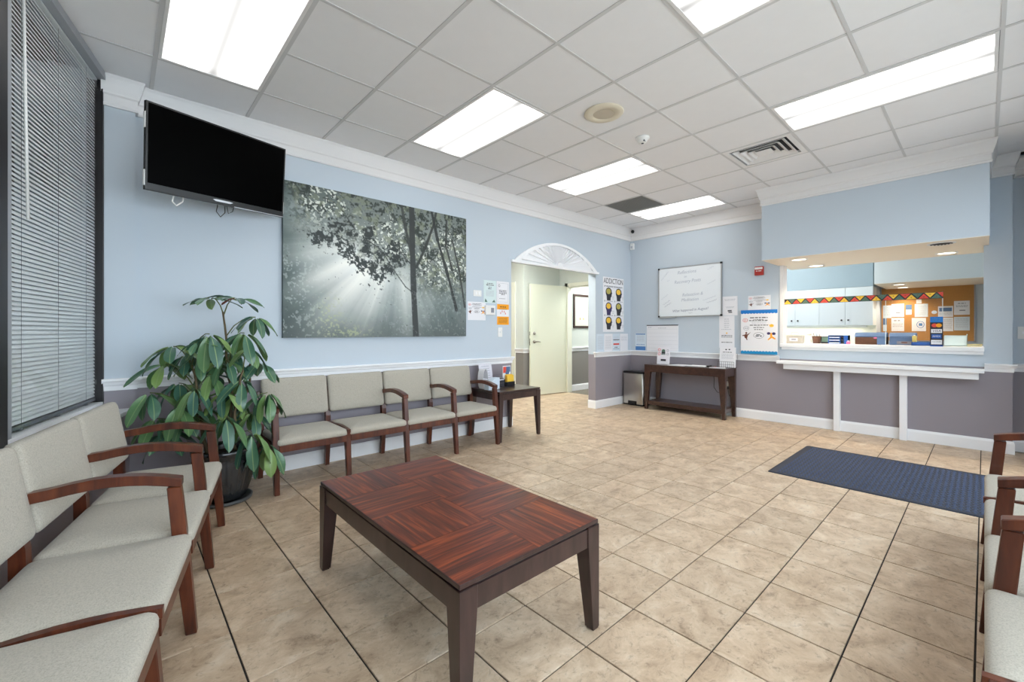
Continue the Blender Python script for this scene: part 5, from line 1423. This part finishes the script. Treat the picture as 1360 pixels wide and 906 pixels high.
# ------------------------------------------------------------------ umbrella plant in a dark pot
def leaf_mat():
    m = bpy.data.materials.new('glossy_leaf'); m.use_nodes = True
    nt = m.node_tree; b = nt.nodes['Principled BSDF']; L = nt.links.new
    oi = nt.nodes.new('ShaderNodeObjectInfo'); tc = nt.nodes.new('ShaderNodeTexCoord'); sp = nt.nodes.new('ShaderNodeSeparateXYZ')
    L(tc.outputs['Object'], sp.inputs[0])
    r = ramp(nt, [(0.0, s2l((58, 98, 84))), (0.4, s2l((72, 112, 86))), (0.75, s2l((92, 130, 80))), (1.0, s2l((128, 156, 88)))])
    L(oi.outputs['Random'], r.inputs['Fac'])
    ab = nt.nodes.new('ShaderNodeMath'); ab.operation = 'ABSOLUTE'; L(sp.outputs['Y'], ab.inputs[0])
    mr = nt.nodes.new('ShaderNodeMapRange'); mr.inputs['From Max'].default_value = 0.004; L(ab.outputs[0], mr.inputs['Value'])
    mx = nt.nodes.new('ShaderNodeMix'); mx.data_type = 'RGBA'; mx.inputs[6].default_value = (*s2l((140, 164, 112)), 1)
    L(mr.outputs[0], mx.inputs[0]); L(r.outputs[0], mx.inputs[7]); L(mx.outputs[2], b.inputs['Base Color'])
    n = nt.nodes.new('ShaderNodeTexNoise'); n.inputs['Scale'].default_value = 60; L(tc.outputs['Object'], n.inputs['Vector'])
    bp = nt.nodes.new('ShaderNodeBump'); bp.inputs['Strength'].default_value = 0.3; bp.inputs['Distance'].default_value = 0.003
    L(n.outputs['Fac'], bp.inputs['Height']); L(bp.outputs[0], b.inputs['Normal'])
    b.inputs['Roughness'].default_value = 0.30; b.inputs['Specular IOR Level'].default_value = 0.6
    return m
M['leaf'] = leaf_mat()
M['deadleaf'] = mat('withered_leaf', (92, 44, 34), 0.7)
rl = random.Random(11)
leaf_me = []
for v in range(5):
    bm = bmesh.new(); nL, grid = 8, []
    wav = rl.uniform(0.004, 0.010); ph = rl.uniform(0, 6)
    for k in range(nL + 1):
        s = k / nL; wd = 0.054 * 1.95 * s ** 0.85 * (1 - s) ** 0.62 if 0 < k < nL else 0.0015
        x = s * 0.215; z = -0.055 * s * s
        row = []
        for c in (-1, -0.5, 0, 0.5, 1):
            row.append(bm.verts.new((x, c * wd, z + 0.30 * abs(c) * wd * (1 - 0.5 * s) + wav * math.sin(5.5 * s + ph + c * 2) * abs(c))))
        grid.append(row)
    for k in range(nL):
        for c in range(4):
            f = bm.faces.new([grid[k][c], grid[k + 1][c], grid[k + 1][c + 1], grid[k][c + 1]]); f.smooth = True
    bmesh.ops.recalc_face_normals(bm, faces=bm.faces[:])
    d_ = bpy.data.meshes.new('leaf'); bm.to_mesh(d_); bm.free(); d_.materials.append(M['leaf']); leaf_me.append(d_)
PX, PY = 0.565, 3.70
plant = thing('potted_umbrella_plant', 'tall umbrella plant with drooping glossy leaves in a dark ribbed pot by the window', 'potted plant', (PX, PY, 0))
bm = bmesh.new(); lathe(bm, [(0.15, 0.0), (0.175, 0.006), (0.18, 0.026), (0.165, 0.030), (0.16, 0.014), (0.0005, 0.012)], 36); obj('saucer', bm, M['saucer'], plant)
bm = bmesh.new(); prof = [(0.115, 0.014), (0.135, 0.04), (0.165, 0.13), (0.188, 0.23), (0.192, 0.30), (0.186, 0.345), (0.200, 0.352), (0.204, 0.385), (0.190, 0.39), (0.178, 0.36), (0.172, 0.30)]
rings = []
NN = 72
for r, z in prof:
    amp = 0.006 if 0.03 < z < 0.345 and r > 0.13 else 0.0
    rings.append([((r + (amp if k % 3 == 0 else -amp * 0.4)) * math.cos(2 * PI * k / NN), (r + (amp if k % 3 == 0 else -amp * 0.4)) * math.sin(2 * PI * k / NN), z) for k in range(NN)])
loft(bm, rings, 0, True, True); obj('pot', bm, M['pot'], plant)
bm = bmesh.new(); lathe(bm, [(0.0005, 0.345), (0.1, 0.342), (0.178, 0.335)], 24, cap=False); obj('soil', bm, M['soil'], plant)
base_pts = [Vector((0.03, -0.01, 0.33)), Vector((-0.10, 0.02, 0.33)), Vector((0.06, -0.05, 0.33)), Vector((0.02, 0.06, 0.33))]
stems = [[base_pts[0], Vector((0.05, 0.0, 0.7)), Vector((0.015, 0.0, 1.05)), Vector((-0.004, 0.0, 1.37))],
         [base_pts[1], Vector((-0.14, -0.01, 0.6)), Vector((-0.17, -0.03, 0.85)), Vector((-0.20, 0.0, 1.06))],
         [base_pts[2], Vector((0.04, -0.11, 0.55)), Vector((0.06, -0.13, 0.75)), Vector((0.09, -0.15, 0.95))],
         [base_pts[3], Vector((0.12, 0.08, 0.6)), Vector((0.17, 0.06, 0.85)), Vector((0.19, 0.05, 1.08))]]
def samp(st, z):
    if z <= st[0].z: return st[0].copy()
    for a_, b_ in zip(st[:-1], st[1:]):
        if a_.z <= z <= b_.z: return a_.lerp(b_, (z - a_.z) / (b_.z - a_.z))
    return st[-1].copy()
for k, s_ in enumerate(stems):
    pts = [samp(s_, s_[0].z + (s_[-1].z - s_[0].z) * q / 10) + Vector((0.006 * math.sin(q * 1.7 + k), 0.006 * math.cos(q * 2.1), 0)) for q in range(11)]
    bm = bmesh.new(); tube(bm, pts, [0.014 - 0.0008 * q for q in range(11)], 8); obj('stem', bm, M['bark'], plant)
# whorls: x, y, z (world), leaf size, droop in degrees at the leaf base, leaf count
WH = [(0.485, 3.709, 1.459, 0.85, 12, 7), (0.645, 3.709, 1.468, 0.85, 14, 7), (0.77, 3.72, 1.335, 0.95, 40, 7), (0.659, 3.528, 1.215, 1.05, 48, 7), (0.452, 3.522, 1.209, 1.1, 55, 7),
      (0.27, 3.692, 1.125, 1.05, 30, 7), (0.235, 3.86, 0.997, 1.05, 32, 6), (0.531, 3.77, 0.975, 1.05, 42, 7), (0.808, 3.765, 0.986, 1.05, 40, 7), (0.382, 3.599, 0.833, 1.0, 48, 7),
      (0.150, 3.75, 0.815, 1.1, 55, 7), (0.814, 3.556, 0.772, 1.1, 55, 7), (0.539, 3.50, 0.635, 1.15, 52, 7), (0.694, 3.48, 0.505, 1.1, 58, 6), (0.80, 3.50, 0.405, 1.05, 60, 6),
      (0.245, 3.80, 0.53, 1.05, 38, 7), (0.357, 3.82, 1.06, 0.95, 38, 6), (0.312, 3.82, 0.86, 1.0, 42, 7), (0.627, 3.80, 1.075, 1.0, 38, 6), (0.54, 3.563, 0.80, 0.9, 40, 6),
      (0.655, 3.595, 0.875, 1.0, 45, 7), (0.342, 3.72, 0.632, 1.0, 45, 7), (0.465, 3.80, 0.66, 1.0, 45, 6), (0.671, 3.82, 0.65, 1.0, 45, 6), (0.185, 3.80, 0.63, 1.0, 50, 6), (0.39, 3.54, 1.155, 0.6, 20, 5),
      (0.74, 3.66, 0.62, 1.05, 52, 6), (0.56, 3.62, 1.02, 0.95, 46, 6), (0.48, 3.66, 0.92, 1.0, 44, 6), (0.62, 3.66, 0.76, 1.0, 48, 6), (0.30, 3.64, 0.72, 1.0, 46, 6), (0.70, 3.60, 1.10, 0.9, 46, 5), (0.42, 3.70, 1.06, 0.9, 40, 5)]
ctr = Vector((PX, PY, 0))
for wi, (x, y, z, sz, droop, nl) in enumerate(WH):
    c = Vector((x, y, z)) - ctr
    zs = max(0.42, z - 0.10 - 0.25 * math.hypot(c.x, c.y))
    st_ = min(stems, key=lambda s__: (samp(s__, zs) - c).length)
    s0 = samp(st_, zs); mid = s0.lerp(c, 0.55) + Vector((0, 0, 0.045))
    bm = bmesh.new(); tube(bm, [s0, s0.lerp(mid, 0.5) + Vector((0, 0, 0.02)), mid, mid.lerp(c, 0.55) + Vector((0, 0, 0.012)), c], [0.0045, 0.004, 0.0036, 0.003, 0.0035], 5); obj('petiole', bm, M['stem'], plant)
    out_a = math.atan2(c.y, c.x)
    a0 = rl.uniform(0, 2 * PI)
    for k in range(nl):
        an = a0 + 2 * PI * k / nl + rl.uniform(-0.18, 0.18)
        dr_ = math.radians(droop - 9 + rl.uniform(-12, 12) + 10 * math.cos(an - out_a))
        sc = sz * rl.uniform(0.74, 1.02)
        ln = Vector((math.cos(an), math.sin(an), 0))
        stalk = 0.028 * sz
        p0 = c + ln * stalk * math.cos(dr_ * 0.6) + Vector((0, 0, -stalk * math.sin(dr_ * 0.6)))
        # keep leaves in front of the wall and window
        tipd = 0.215 * sc * math.cos(dr_)
        if (ctr + p0 + ln * tipd).y > V - 0.04: an = -an; ln = Vector((math.cos(an), math.sin(an), 0)); p0 = c + ln * stalk
        o = inst('leaf', leaf_me[rl.randrange(5)], plant, p0, (rl.uniform(-0.35, 0.35), dr_, an), (sc, sc * rl.uniform(0.85, 1.1), sc))
        if wi == 1 and k in (1, 4):
            o.data = leaf_me[0].copy(); o.data.materials[0] = M['deadleaf']; o.scale = (0.6, 0.4, 0.6); o['label'] = 'withered brown leaf'

# ------------------------------------------------------------------ reception office behind the opening
cab = thing('wall_cabinet', 'row of white wall cupboards with small dark knobs inside the reception office', 'cabinet', (9.0, 2.46, 1.327), -PI / 2)
CW, CHH = 1.262 + 1.2, 0.628      # runs on to the left behind the wall
bx0, bx1 = -1.2, 1.262
box_obj('carcass', (bx0, 0.02, 0, bx1, 0.33, CHH), M['cabinet'], cab)
seams = [-1.2, -0.84, -0.48, -0.17, 0.19, 0.547, 0.905, 1.262]
for k in range(7):
    d_ = box_obj('door', (seams[k] + 0.0015, 0.0, 0.002, seams[k + 1] - 0.0015, 0.019, CHH - 0.002), M['cabinet'], cab, r=0.0015)
    kx = seams[k + 1] - 0.045 if k % 2 == 1 else seams[k] + 0.045
    if k in (3,): kx = seams[k + 1] - 0.05
    bm = bmesh.new(); tt = bmesh.new(); lathe(tt, [(0.006, 0), (0.006, 0.014), (0.014, 0.018), (0.014, 0.026), (0.0005, 0.028)], 12); merge(bm, tt, 0, Matrix.Translation((kx, 0, 0.085)) @ Matrix.Rotation(PI / 2, 4, 'X'), True)
    obj('knob', bm, M['ink'], d_)
t = thing('undercabinet_lamp', 'warm strip lamp under the white wall cupboards', 'lamp', (9.2, 2.2, 1.325))
box_obj('housing', (-0.04, -0.9, -0.03, 0.04, 0.9, -0.001), M['white'], t)
ld = bpy.data.lights.new('strip_light', 'AREA'); ld.shape = 'RECTANGLE'; ld.size = 0.05; ld.size_y = 1.7; ld.energy = 2.5; ld.color = (1.0, 0.93, 0.78)
lo = bpy.data.objects.new('strip_light', ld); C.objects.link(lo); lo.parent = t; lo.location = (0, 0, -0.034)
box_obj('wall_splashback', (9.315, 1.2, 0.92, 9.33, 4.05, 1.327), M['cream'])['kind'] = 'structure'
wt = box_obj('back_worktop', (8.72, 1.2, 0.88, 9.33, 4.05, 0.92), M['cabinet'], r=0.004); tag(wt, 'white back worktop under the wall cupboards in the reception office', 'worktop')
bc = thing('base_cabinet', 'white base cupboards under the back worktop in the reception office', 'cabinet', (8.76, 2.6, 0), -PI / 2)
box_obj('carcass', (-1.4, 0.02, 0.0, 1.39, 0.55, 0.879), M['cabinet'], bc)
for k in range(6): box_obj('door', (-1.4 + 0.465 * k + 0.002, 0.0, 0.1, -1.4 + 0.465 * (k + 1) - 0.002, 0.02, 0.87), M['cabinet'], bc, r=0.002)

cb = thing('pinboard', 'brown cork pinboard on the far wall of the reception office', 'pinboard', (RB - 0.0016, 0.655, 1.076), -PI / 2)
box_obj('cork', (-0.54, -0.012, 0, 0.55, 0, 0.895), M['cork'], cb)
bm = bmesh.new()
bx(bm, -0.55, -0.016, 0.89, 0.565, 0, 0.905); bx(bm, 0.548, -0.016, -0.012, 0.565, 0, 0.905); bx(bm, -0.55, -0.016, -0.012, 0.565, 0, 0.0)
obj('rim', bm, M['alu'], cb)
PB = 'papers pinned to the cork board'
for v0, v1, z0, z1, m, lab, kind in [
    (1.175, 1.067, 1.454, 1.672, 'paperb', 'narrow pale sheet at the upper left edge of the cork board', 0),
    (1.067, 0.905, 1.470, 1.693, 'paperb', 'white sheet with a small dark mark, upper left on the cork board', 1),
    (0.886, 0.812, 1.505, 1.672, 'paper', 'small card with a dark blue top on the cork board', 2),
    (0.776, 0.618, 1.463, 1.680, 'paperb', 'tilted pale lined sheet high on the cork board, below a small note', 3),
    (0.757, 0.694, 1.688, 1.754, 'paper', 'small square note just below the patterned border strip', 4),
    (0.501, 0.332, 1.455, 1.630, 'paper', 'white sheet with a dark blue header band on the cork board', 5),
    (0.323, 0.152, 1.486, 1.706, 'paper', 'upper white sheet at the right end of the cork board', 1),
    (0.323, 0.152, 1.240, 1.455, 'paperb', 'lower white lined sheet at the right end of the cork board', 3),
    (1.067, 0.905, 1.228, 1.454, 'paper', 'lower left white sheet with a grey heading on the cork board', 6),
    (0.812, 0.641, 1.228, 1.448, 'paper', 'white sheet with a blue drawing low on the cork board', 7),
    (0.449, 0.330, 1.228, 1.446, 'paper', 'white sheet partly behind the payment sign on the cork board', 3),
    (1.175, 1.126, 1.228, 1.450, 'paperb', 'narrow sheet with a dark corner at the lower left of the cork board', 2)]:
    w = v0 - v1; h = z1 - z0
    p = thing('pinned_paper', lab, 'paper', (RB - 0.0142, (v0 + v1) / 2, z0), -PI / 2, PB)
    box_obj('sheet', (-w / 2, -0.002, 0, w / 2, 0, h), M[m], p); T = -0.002
    if kind in (0, 3): pr(p, 'inkl', lambda bm: lines(bm, [(0, h * (0.85 - 0.09 * k), w * 0.8, h * 0.03) for k in range(8)], T))
    if kind == 1: pr(p, 'inkg', lambda bm: lines(bm, [(0, h * 0.82, w * 0.5, h * 0.05), (0, h * 0.66, w * 0.75, h * 0.03), (0, h * 0.58, w * 0.7, h * 0.03), (w * 0.1, h * 0.32, w * 0.5, h * 0.07)], T))
    if kind == 2: pr(p, 'navyp', lambda bm: rectp(bm, -w * 0.5, h * 0.5, w * 0.5, h))
    if kind == 5: pr(p, 'navyp', lambda bm: rectp(bm, -w * 0.42, h * 0.52, w * 0.42, h * 0.86)); pr(p, 'inkl', lambda bm: lines(bm, [(0, h * 0.35, w * 0.8, h * 0.04), (0, h * 0.22, w * 0.8, h * 0.04)], T))
    if kind == 6: pr(p, 'inkg', lambda bm: lines(bm, [(0, h * 0.80, w * 0.6, h * 0.08), (0, h * 0.55, w * 0.8, h * 0.03), (0, h * 0.45, w * 0.8, h * 0.03), (0, h * 0.35, w * 0.8, h * 0.03)], T))
    if kind == 7: pr(p, 'inkb', lambda bm: (ringprint(bm, 0.02, h * 0.5, w * 0.28, h * 0.26, 0.008), rectp(bm, 0.0, h * 0.4, w * 0.25, h * 0.6)))
T = -0.003

# patterned border strip across the opening
t = thing('border_strip', 'border strip of red, yellow and green triangles hung across the reception opening', 'decoration', (6.655, 1.058, 1.587), -PI / 2)
SWI, SHI = 1.516, 0.070
box_obj('backing', (-SWI / 2, -0.002, 0, SWI / 2, 0, SHI), M['ink'], t)
nt_ = 15; tw = SWI / nt_; cyc = ['yellow', 'redp', 'greenp']; T = -0.002
tri = {}
for k in range(nt_):
    x0 = -SWI / 2 + k * tw; e = tw * 0.07
    for m, poly in [(cyc[k % 3], [(x0 + e, 0.004), (x0 + tw - e, 0.004), (x0 + tw / 2, SHI - 0.013)]), (cyc[(k + 2) % 3], [(x0 + tw / 2 + e, SHI - 0.004), (x0 + tw, 0.013), (x0 + tw * 1.5 - e, SHI - 0.004)] if k < nt_ - 1 else [(x0 + tw / 2 + e, SHI - 0.004), (x0 + tw, 0.013), (x0 + tw, SHI - 0.004)])]:
        bm = bmesh.new()
        prism_xz(bm, [q for q in poly], T - 0.0006, T); obj('triangle', bm, M[m], t)
        xc = sum(q[0] for q in poly) / len(poly); zc_ = 0.022 if poly[0][1] < 0.02 else SHI - 0.022
        bm = bmesh.new(); disc(bm, xc, zc_, 0.006, 0.0035, T - 0.0006); obj('dot', bm, M['brown'], t)
# clear screens on the sill
def screen(label, v0, v1, z1):
    t = thing('acrylic_screen', label, 'screen', (6.68, (v0 + v1) / 2, 1.0625), -PI / 2, 'clear acrylic counter screens')
    w = abs(v1 - v0); box_obj('pane', (-w / 2, -0.0025, 0, w / 2, 0.0025, z1 - 1.0625), M['acrylic'], t)
    bm = bmesh.new()
    for x in (-w / 2 + 0.06, w / 2 - 0.06): bx(bm, x - 0.02, -0.05, 0, x + 0.02, 0.05, 0.004)
    obj('foot', bm, M['acrylic'], t)
    box_obj('edge_glint', (w / 2 - 0.003, -0.003, 0, w / 2 + 0.003, 0.003, z1 - 1.0625), M['cabinet'], t)  # glint along the pane's edge, painted as an opaque white strip
    return t
screen('clear acrylic screen on the counter sill, left, behind the patterned strip', 1.78, 0.775, 1.66)
s2 = screen('clear acrylic screen on the counter sill, right, in front of the pinboard', 0.765, 0.305, 1.66)
bm = bmesh.new(); tt = bmesh.new(); disc(tt, 0.165, 0.375, 0.022, 0.019, -0.003, 0.0006, 20); merge(bm, tt); obj('sticker', bm, M['white'], s2)

# payment sign and the things on the sill
ZC = 1.0632
t = thing('payment_sign', 'narrow standing card sign of payment logos on the counter sill', 'sign', (6.60, 0.348, ZC), -PI / 2)
SW_ = 0.100
box_obj('board', (-SW_ / 2, -0.004, 0, SW_ / 2, 0.004, 0.322), M['ink'], t, r=0.001)
box_obj('stand', (-SW_ / 2, -0.02, 0, SW_ / 2, 0.03, 0.006), M['bluep'], t)
T = -0.004
pr(t, 'navyp' if False else 'blue', lambda bm: rectp(bm, -SW_ / 2, 0.262, SW_ / 2, 0.322), 'blue_header')
pr(t, 'inkb', lambda bm: lines(bm, [(0.0, 0.30, 0.07, 0.010), (0.0, 0.282, 0.06, 0.008)], T - 0.0006))
pr(t, 'bluep', lambda bm: (rectp(bm, -SW_ / 2, 0, SW_ / 2, 0.012), rectp(bm, -0.038, 0.086, 0.038, 0.132)), 'card_print')
pr(t, 'redp', lambda bm: disc(bm, -0.016, 0.228, 0.023, 0.021, n=20)); pr(t, 'orange', lambda bm: disc(bm, 0.018, 0.228, 0.023, 0.021, T - 0.0004, n=20))
pr(t, 'paper', lambda bm: (rectp(bm, -0.042, 0.146, 0.042, 0.188), rectp(bm, -0.042, 0.022, 0.042, 0.070)), 'card_print')
lettering(t, 'VISA', 0.034, 0, T - 0.0008, 0.166, M['purple'], shear=0.2)
lettering(t, 'AMEX', 0.024, 0, T - 0.0008, 0.109, M['paper'])
lettering(t, 'DISCOVER', 0.0145, 0, T - 0.0008, 0.050, M['ink'])
T = -0.003
UX = 6.98
def on_sill(name, label, cat, v, x=UX): return thing(name, label, cat, (x, v, ZC), -PI / 2)
t = on_sill('file_caddy', 'beige box with a handle and a white label at the left end of the counter', 'box', 1.715, 6.80)
bm = bmesh.new(); prism_xz(bm, [(-0.09, 0.0), (0.09, 0.0), (0.098, 0.10), (-0.098, 0.10)], -0.06, 0.06); obj('body', bm, M['beige'], t)
bm = bmesh.new(); rbx(bm, -0.10, -0.065, 0.10, 0.10, 0.065, 0.118, 0.004); rbx(bm, -0.06, -0.03, 0.117, 0.06, 0.03, 0.126, 0.003); obj('lid', bm, M['cream'], t)
bm = bmesh.new(); tube(bm, [(-0.045, 0, 0.124), (-0.04, 0, 0.15), (0.04, 0, 0.15), (0.045, 0, 0.124)], 0.006, 6); obj('handle', bm, M['beige'], t)
box_obj('label_card', (-0.05, -0.0665, 0.03, 0.045, -0.0605, 0.075), M['paper'], t)
pr(t, 'inkg', lambda bm: lines(bm, [(0.0, 0.055, 0.05, 0.014)], -0.0666))
t = on_sill('glass_jar', 'clear jar with a pale lid between the beige box and the brown basket', 'jar', 1.60)
bm = bmesh.new(); lathe(bm, [(0.034, 0.0), (0.036, 0.01), (0.036, 0.095), (0.028, 0.11)], 20); obj('body', bm, M['acrylic'], t)
bm = bmesh.new(); lathe(bm, [(0.030, 0.108), (0.031, 0.13), (0.028, 0.134), (0.0005, 0.135)], 20); obj('lid', bm, M['beige'], t)
bm = bmesh.new(); lathe(bm, [(0.031, 0.004), (0.033, 0.05), (0.0005, 0.055)], 16); obj('sweets', bm, M['cream'], t)
t = on_sill('wicker_basket', 'small brown wicker basket on the counter left of the blue letter tray', 'basket', 1.512)
bm = bmesh.new(); lathe(bm, [(0.042, 0.0), (0.050, 0.085), (0.055, 0.09), (0.055, 0.10), (0.048, 0.10), (0.040, 0.01), (0.0005, 0.008)], 24); obj('body', bm, M['wicker'], t)
for k in range(4):
    bm = bmesh.new(); a = k * 1.6; tube(bm, [(0.015 * math.cos(a), 0.015 * math.sin(a), 0.02), (0.035 * math.cos(a), 0.035 * math.sin(a), 0.125 + 0.008 * k)], 0.004, 6); obj('pen', bm, M['navyp' if k % 2 else 'ink'], t)
t = on_sill('card_terminal', 'dark flat terminal with a slate screen between basket and blue tray', 'terminal', 1.420)
R = Matrix.Rotation(-0.35, 4, 'X'); bm = bmesh.new(); rbx(bm, -0.046, -0.012, 0.004, 0.046, 0.012, 0.098, 0.004, rot=R); rbx(bm, -0.04, -0.03, 0, 0.04, 0.05, 0.012, 0.003); obj('housing', bm, M['ink'], t)
bm = bmesh.new(); bx(bm, -0.038, -0.0135, 0.02, 0.038, -0.0118, 0.085, rot=R); obj('display', bm, M['greenp'], t)
t = on_sill('letter_tray', 'bright blue tiered letter tray on the counter', 'letter tray', 1.270)
bm = bmesh.new()
for x in (-0.106, 0.018, 0.100): bx(bm, x, -0.05, 0, x + 0.006, 0.06, 0.112)
for z in (0.0, 0.036, 0.072): bx(bm, -0.106, -0.05, z, 0.02, 0.06, z + 0.005)
bx(bm, -0.106, -0.05, 0.106, 0.024, 0.06, 0.112); bx(bm, -0.106, 0.055, 0, 0.106, 0.06, 0.112); bx(bm, 0.06, -0.05, 0, 0.106, 0.05, 0.112)
obj('body', bm, M['bluep'], t)
for k, z in enumerate((0.006, 0.042, 0.078)): box_obj('papers', (-0.098, -0.045, z, 0.015, 0.05, z + 0.012), M['paperb'], t)
bm = bmesh.new(); [bx(bm, 0.026, -0.04, z, 0.058, 0.05, z + 0.02) for z in (0.005, 0.04, 0.075)]; obj('dark_folder', bm, M['ink'], t)
t = on_sill('note_holder', 'little pink note holder right of the blue letter tray', 'note holder', 1.150, 6.85)
bm = bmesh.new(); rbx(bm, -0.018, -0.018, 0, 0.018, 0.018, 0.034, 0.004); obj('block', bm, M['pink'], t); box_obj('note', (-0.012, -0.003, 0.03, 0.012, 0.0, 0.048), M['paper'], t)
def printer(name, label, v0, v1, h, x, face):
    w = abs(v0 - v1); t = on_sill(name, label, 'printer', (v0 + v1) / 2, x)
    bm = bmesh.new(); rings = []
    for s in range(9):
        a = PI * s / 8; y = 0.11 - 0.22 * s / 8; z = h * (0.70 + 0.30 * math.sin(a) ** 0.6); rings.append([(-w / 2, y, h * 0.62), (w / 2, y, h * 0.62), (w / 2 - 0.015 * (s in (0, 8)), y, z), (-w / 2 + 0.015 * (s in (0, 8)), y, z)])
    loft(bm, rings, 0, True, False); obj('lid', bm, M['navyp'], t)
    bm = bmesh.new(); rbx(bm, -w / 2 + 0.004, -0.105, 0, w / 2 - 0.004, 0.105, h * 0.62, 0.006); obj('body', bm, M[face], t)
    return t, w
t, w = printer('printer', 'slate blue machine with a brown front on the counter, left of two', 1.105, 0.80, 0.150, 7.05, 'wicker')
box_obj('side_panel', (w * 0.22, -0.112, 0, w / 2 - 0.006, -0.104, 0.092), M['navyp'], t)
bm = bmesh.new(); disc(bm, 0.05, 0.082, 0.018, 0.010, -0.1065); disc(bm, 0.085, 0.084, 0.014, 0.009, -0.1065); obj('sticker', bm, M['pink'], t)
t, w = printer('printer', 'slate blue machine on the counter behind the right screen', 0.775, 0.54, 0.148, 7.05, 'navyp')
box_obj('control_panel', (-w * 0.2, -0.114, 0.012, w * 0.36, -0.104, 0.045), M['inkg'], t)
pr(t, 'brown', lambda bm: lines(bm, [(0.03, 0.03, 0.07, 0.012)], -0.1142))
t = on_sill('desk_tray', 'bright blue shallow tray under the payment sign', 'tray', 0.465, 6.86)
bm = bmesh.new(); bx(bm, -0.10, -0.07, 0, 0.10, 0.07, 0.005); bx(bm, -0.10, -0.07, 0, 0.10, -0.064, 0.04); bx(bm, -0.10, 0.064, 0, 0.10, 0.07, 0.04); bx(bm, -0.10, -0.07, 0, -0.094, 0.07, 0.04); bx(bm, 0.094, -0.07, 0, 0.10, 0.07, 0.04)
obj('body', bm, M['bluep'], t)
box_obj('papers', (-0.085, -0.055, 0.006, 0.085, 0.055, 0.030), M['paper'], t)
t = on_sill('yellow_roll', 'short pale yellow roll beside the blue machine', 'roll', 0.545, 6.88)
bm = bmesh.new(); lathe(bm, [(0.018, 0.0), (0.02, 0.005), (0.02, 0.11), (0.008, 0.112), (0.008, 0.02)], 18); obj('roll', bm, M['olive'], t)
bm = bmesh.new(); lathe(bm, [(0.0085, 0.0), (0.0085, 0.118), (0.0005, 0.119)], 10); obj('core', bm, M['paper'], t)
t = on_sill('file_box', 'white open file box right of the payment sign', 'box', 0.215, 6.90)
bm = bmesh.new(); bx(bm, -0.09, -0.07, 0, 0.09, -0.066, 0.108); bx(bm, -0.09, 0.066, 0, 0.09, 0.07, 0.118); bx(bm, -0.09, -0.07, 0, -0.086, 0.07, 0.108); bx(bm, 0.086, -0.07, 0, 0.09, 0.07, 0.135); bx(bm, -0.09, -0.07, 0, 0.09, 0.07, 0.005)
obj('body', bm, M['paperg'], t)
for k in range(4): box_obj('folder', (-0.082, -0.05 + 0.026 * k, 0.006, 0.082, -0.044 + 0.026 * k, 0.104), M['cream'], t)
t = on_sill('stacked_forms', 'low stack of cream forms at the right end of the counter sill', 'papers', 0.075, 6.90)
for k in range(5): box_obj('sheet', (-0.05, -0.08, 0.0045 * k, 0.055 + 0.002 * k, 0.07, 0.0045 * k + 0.004), M['cream' if k % 2 else 'olive'], t)
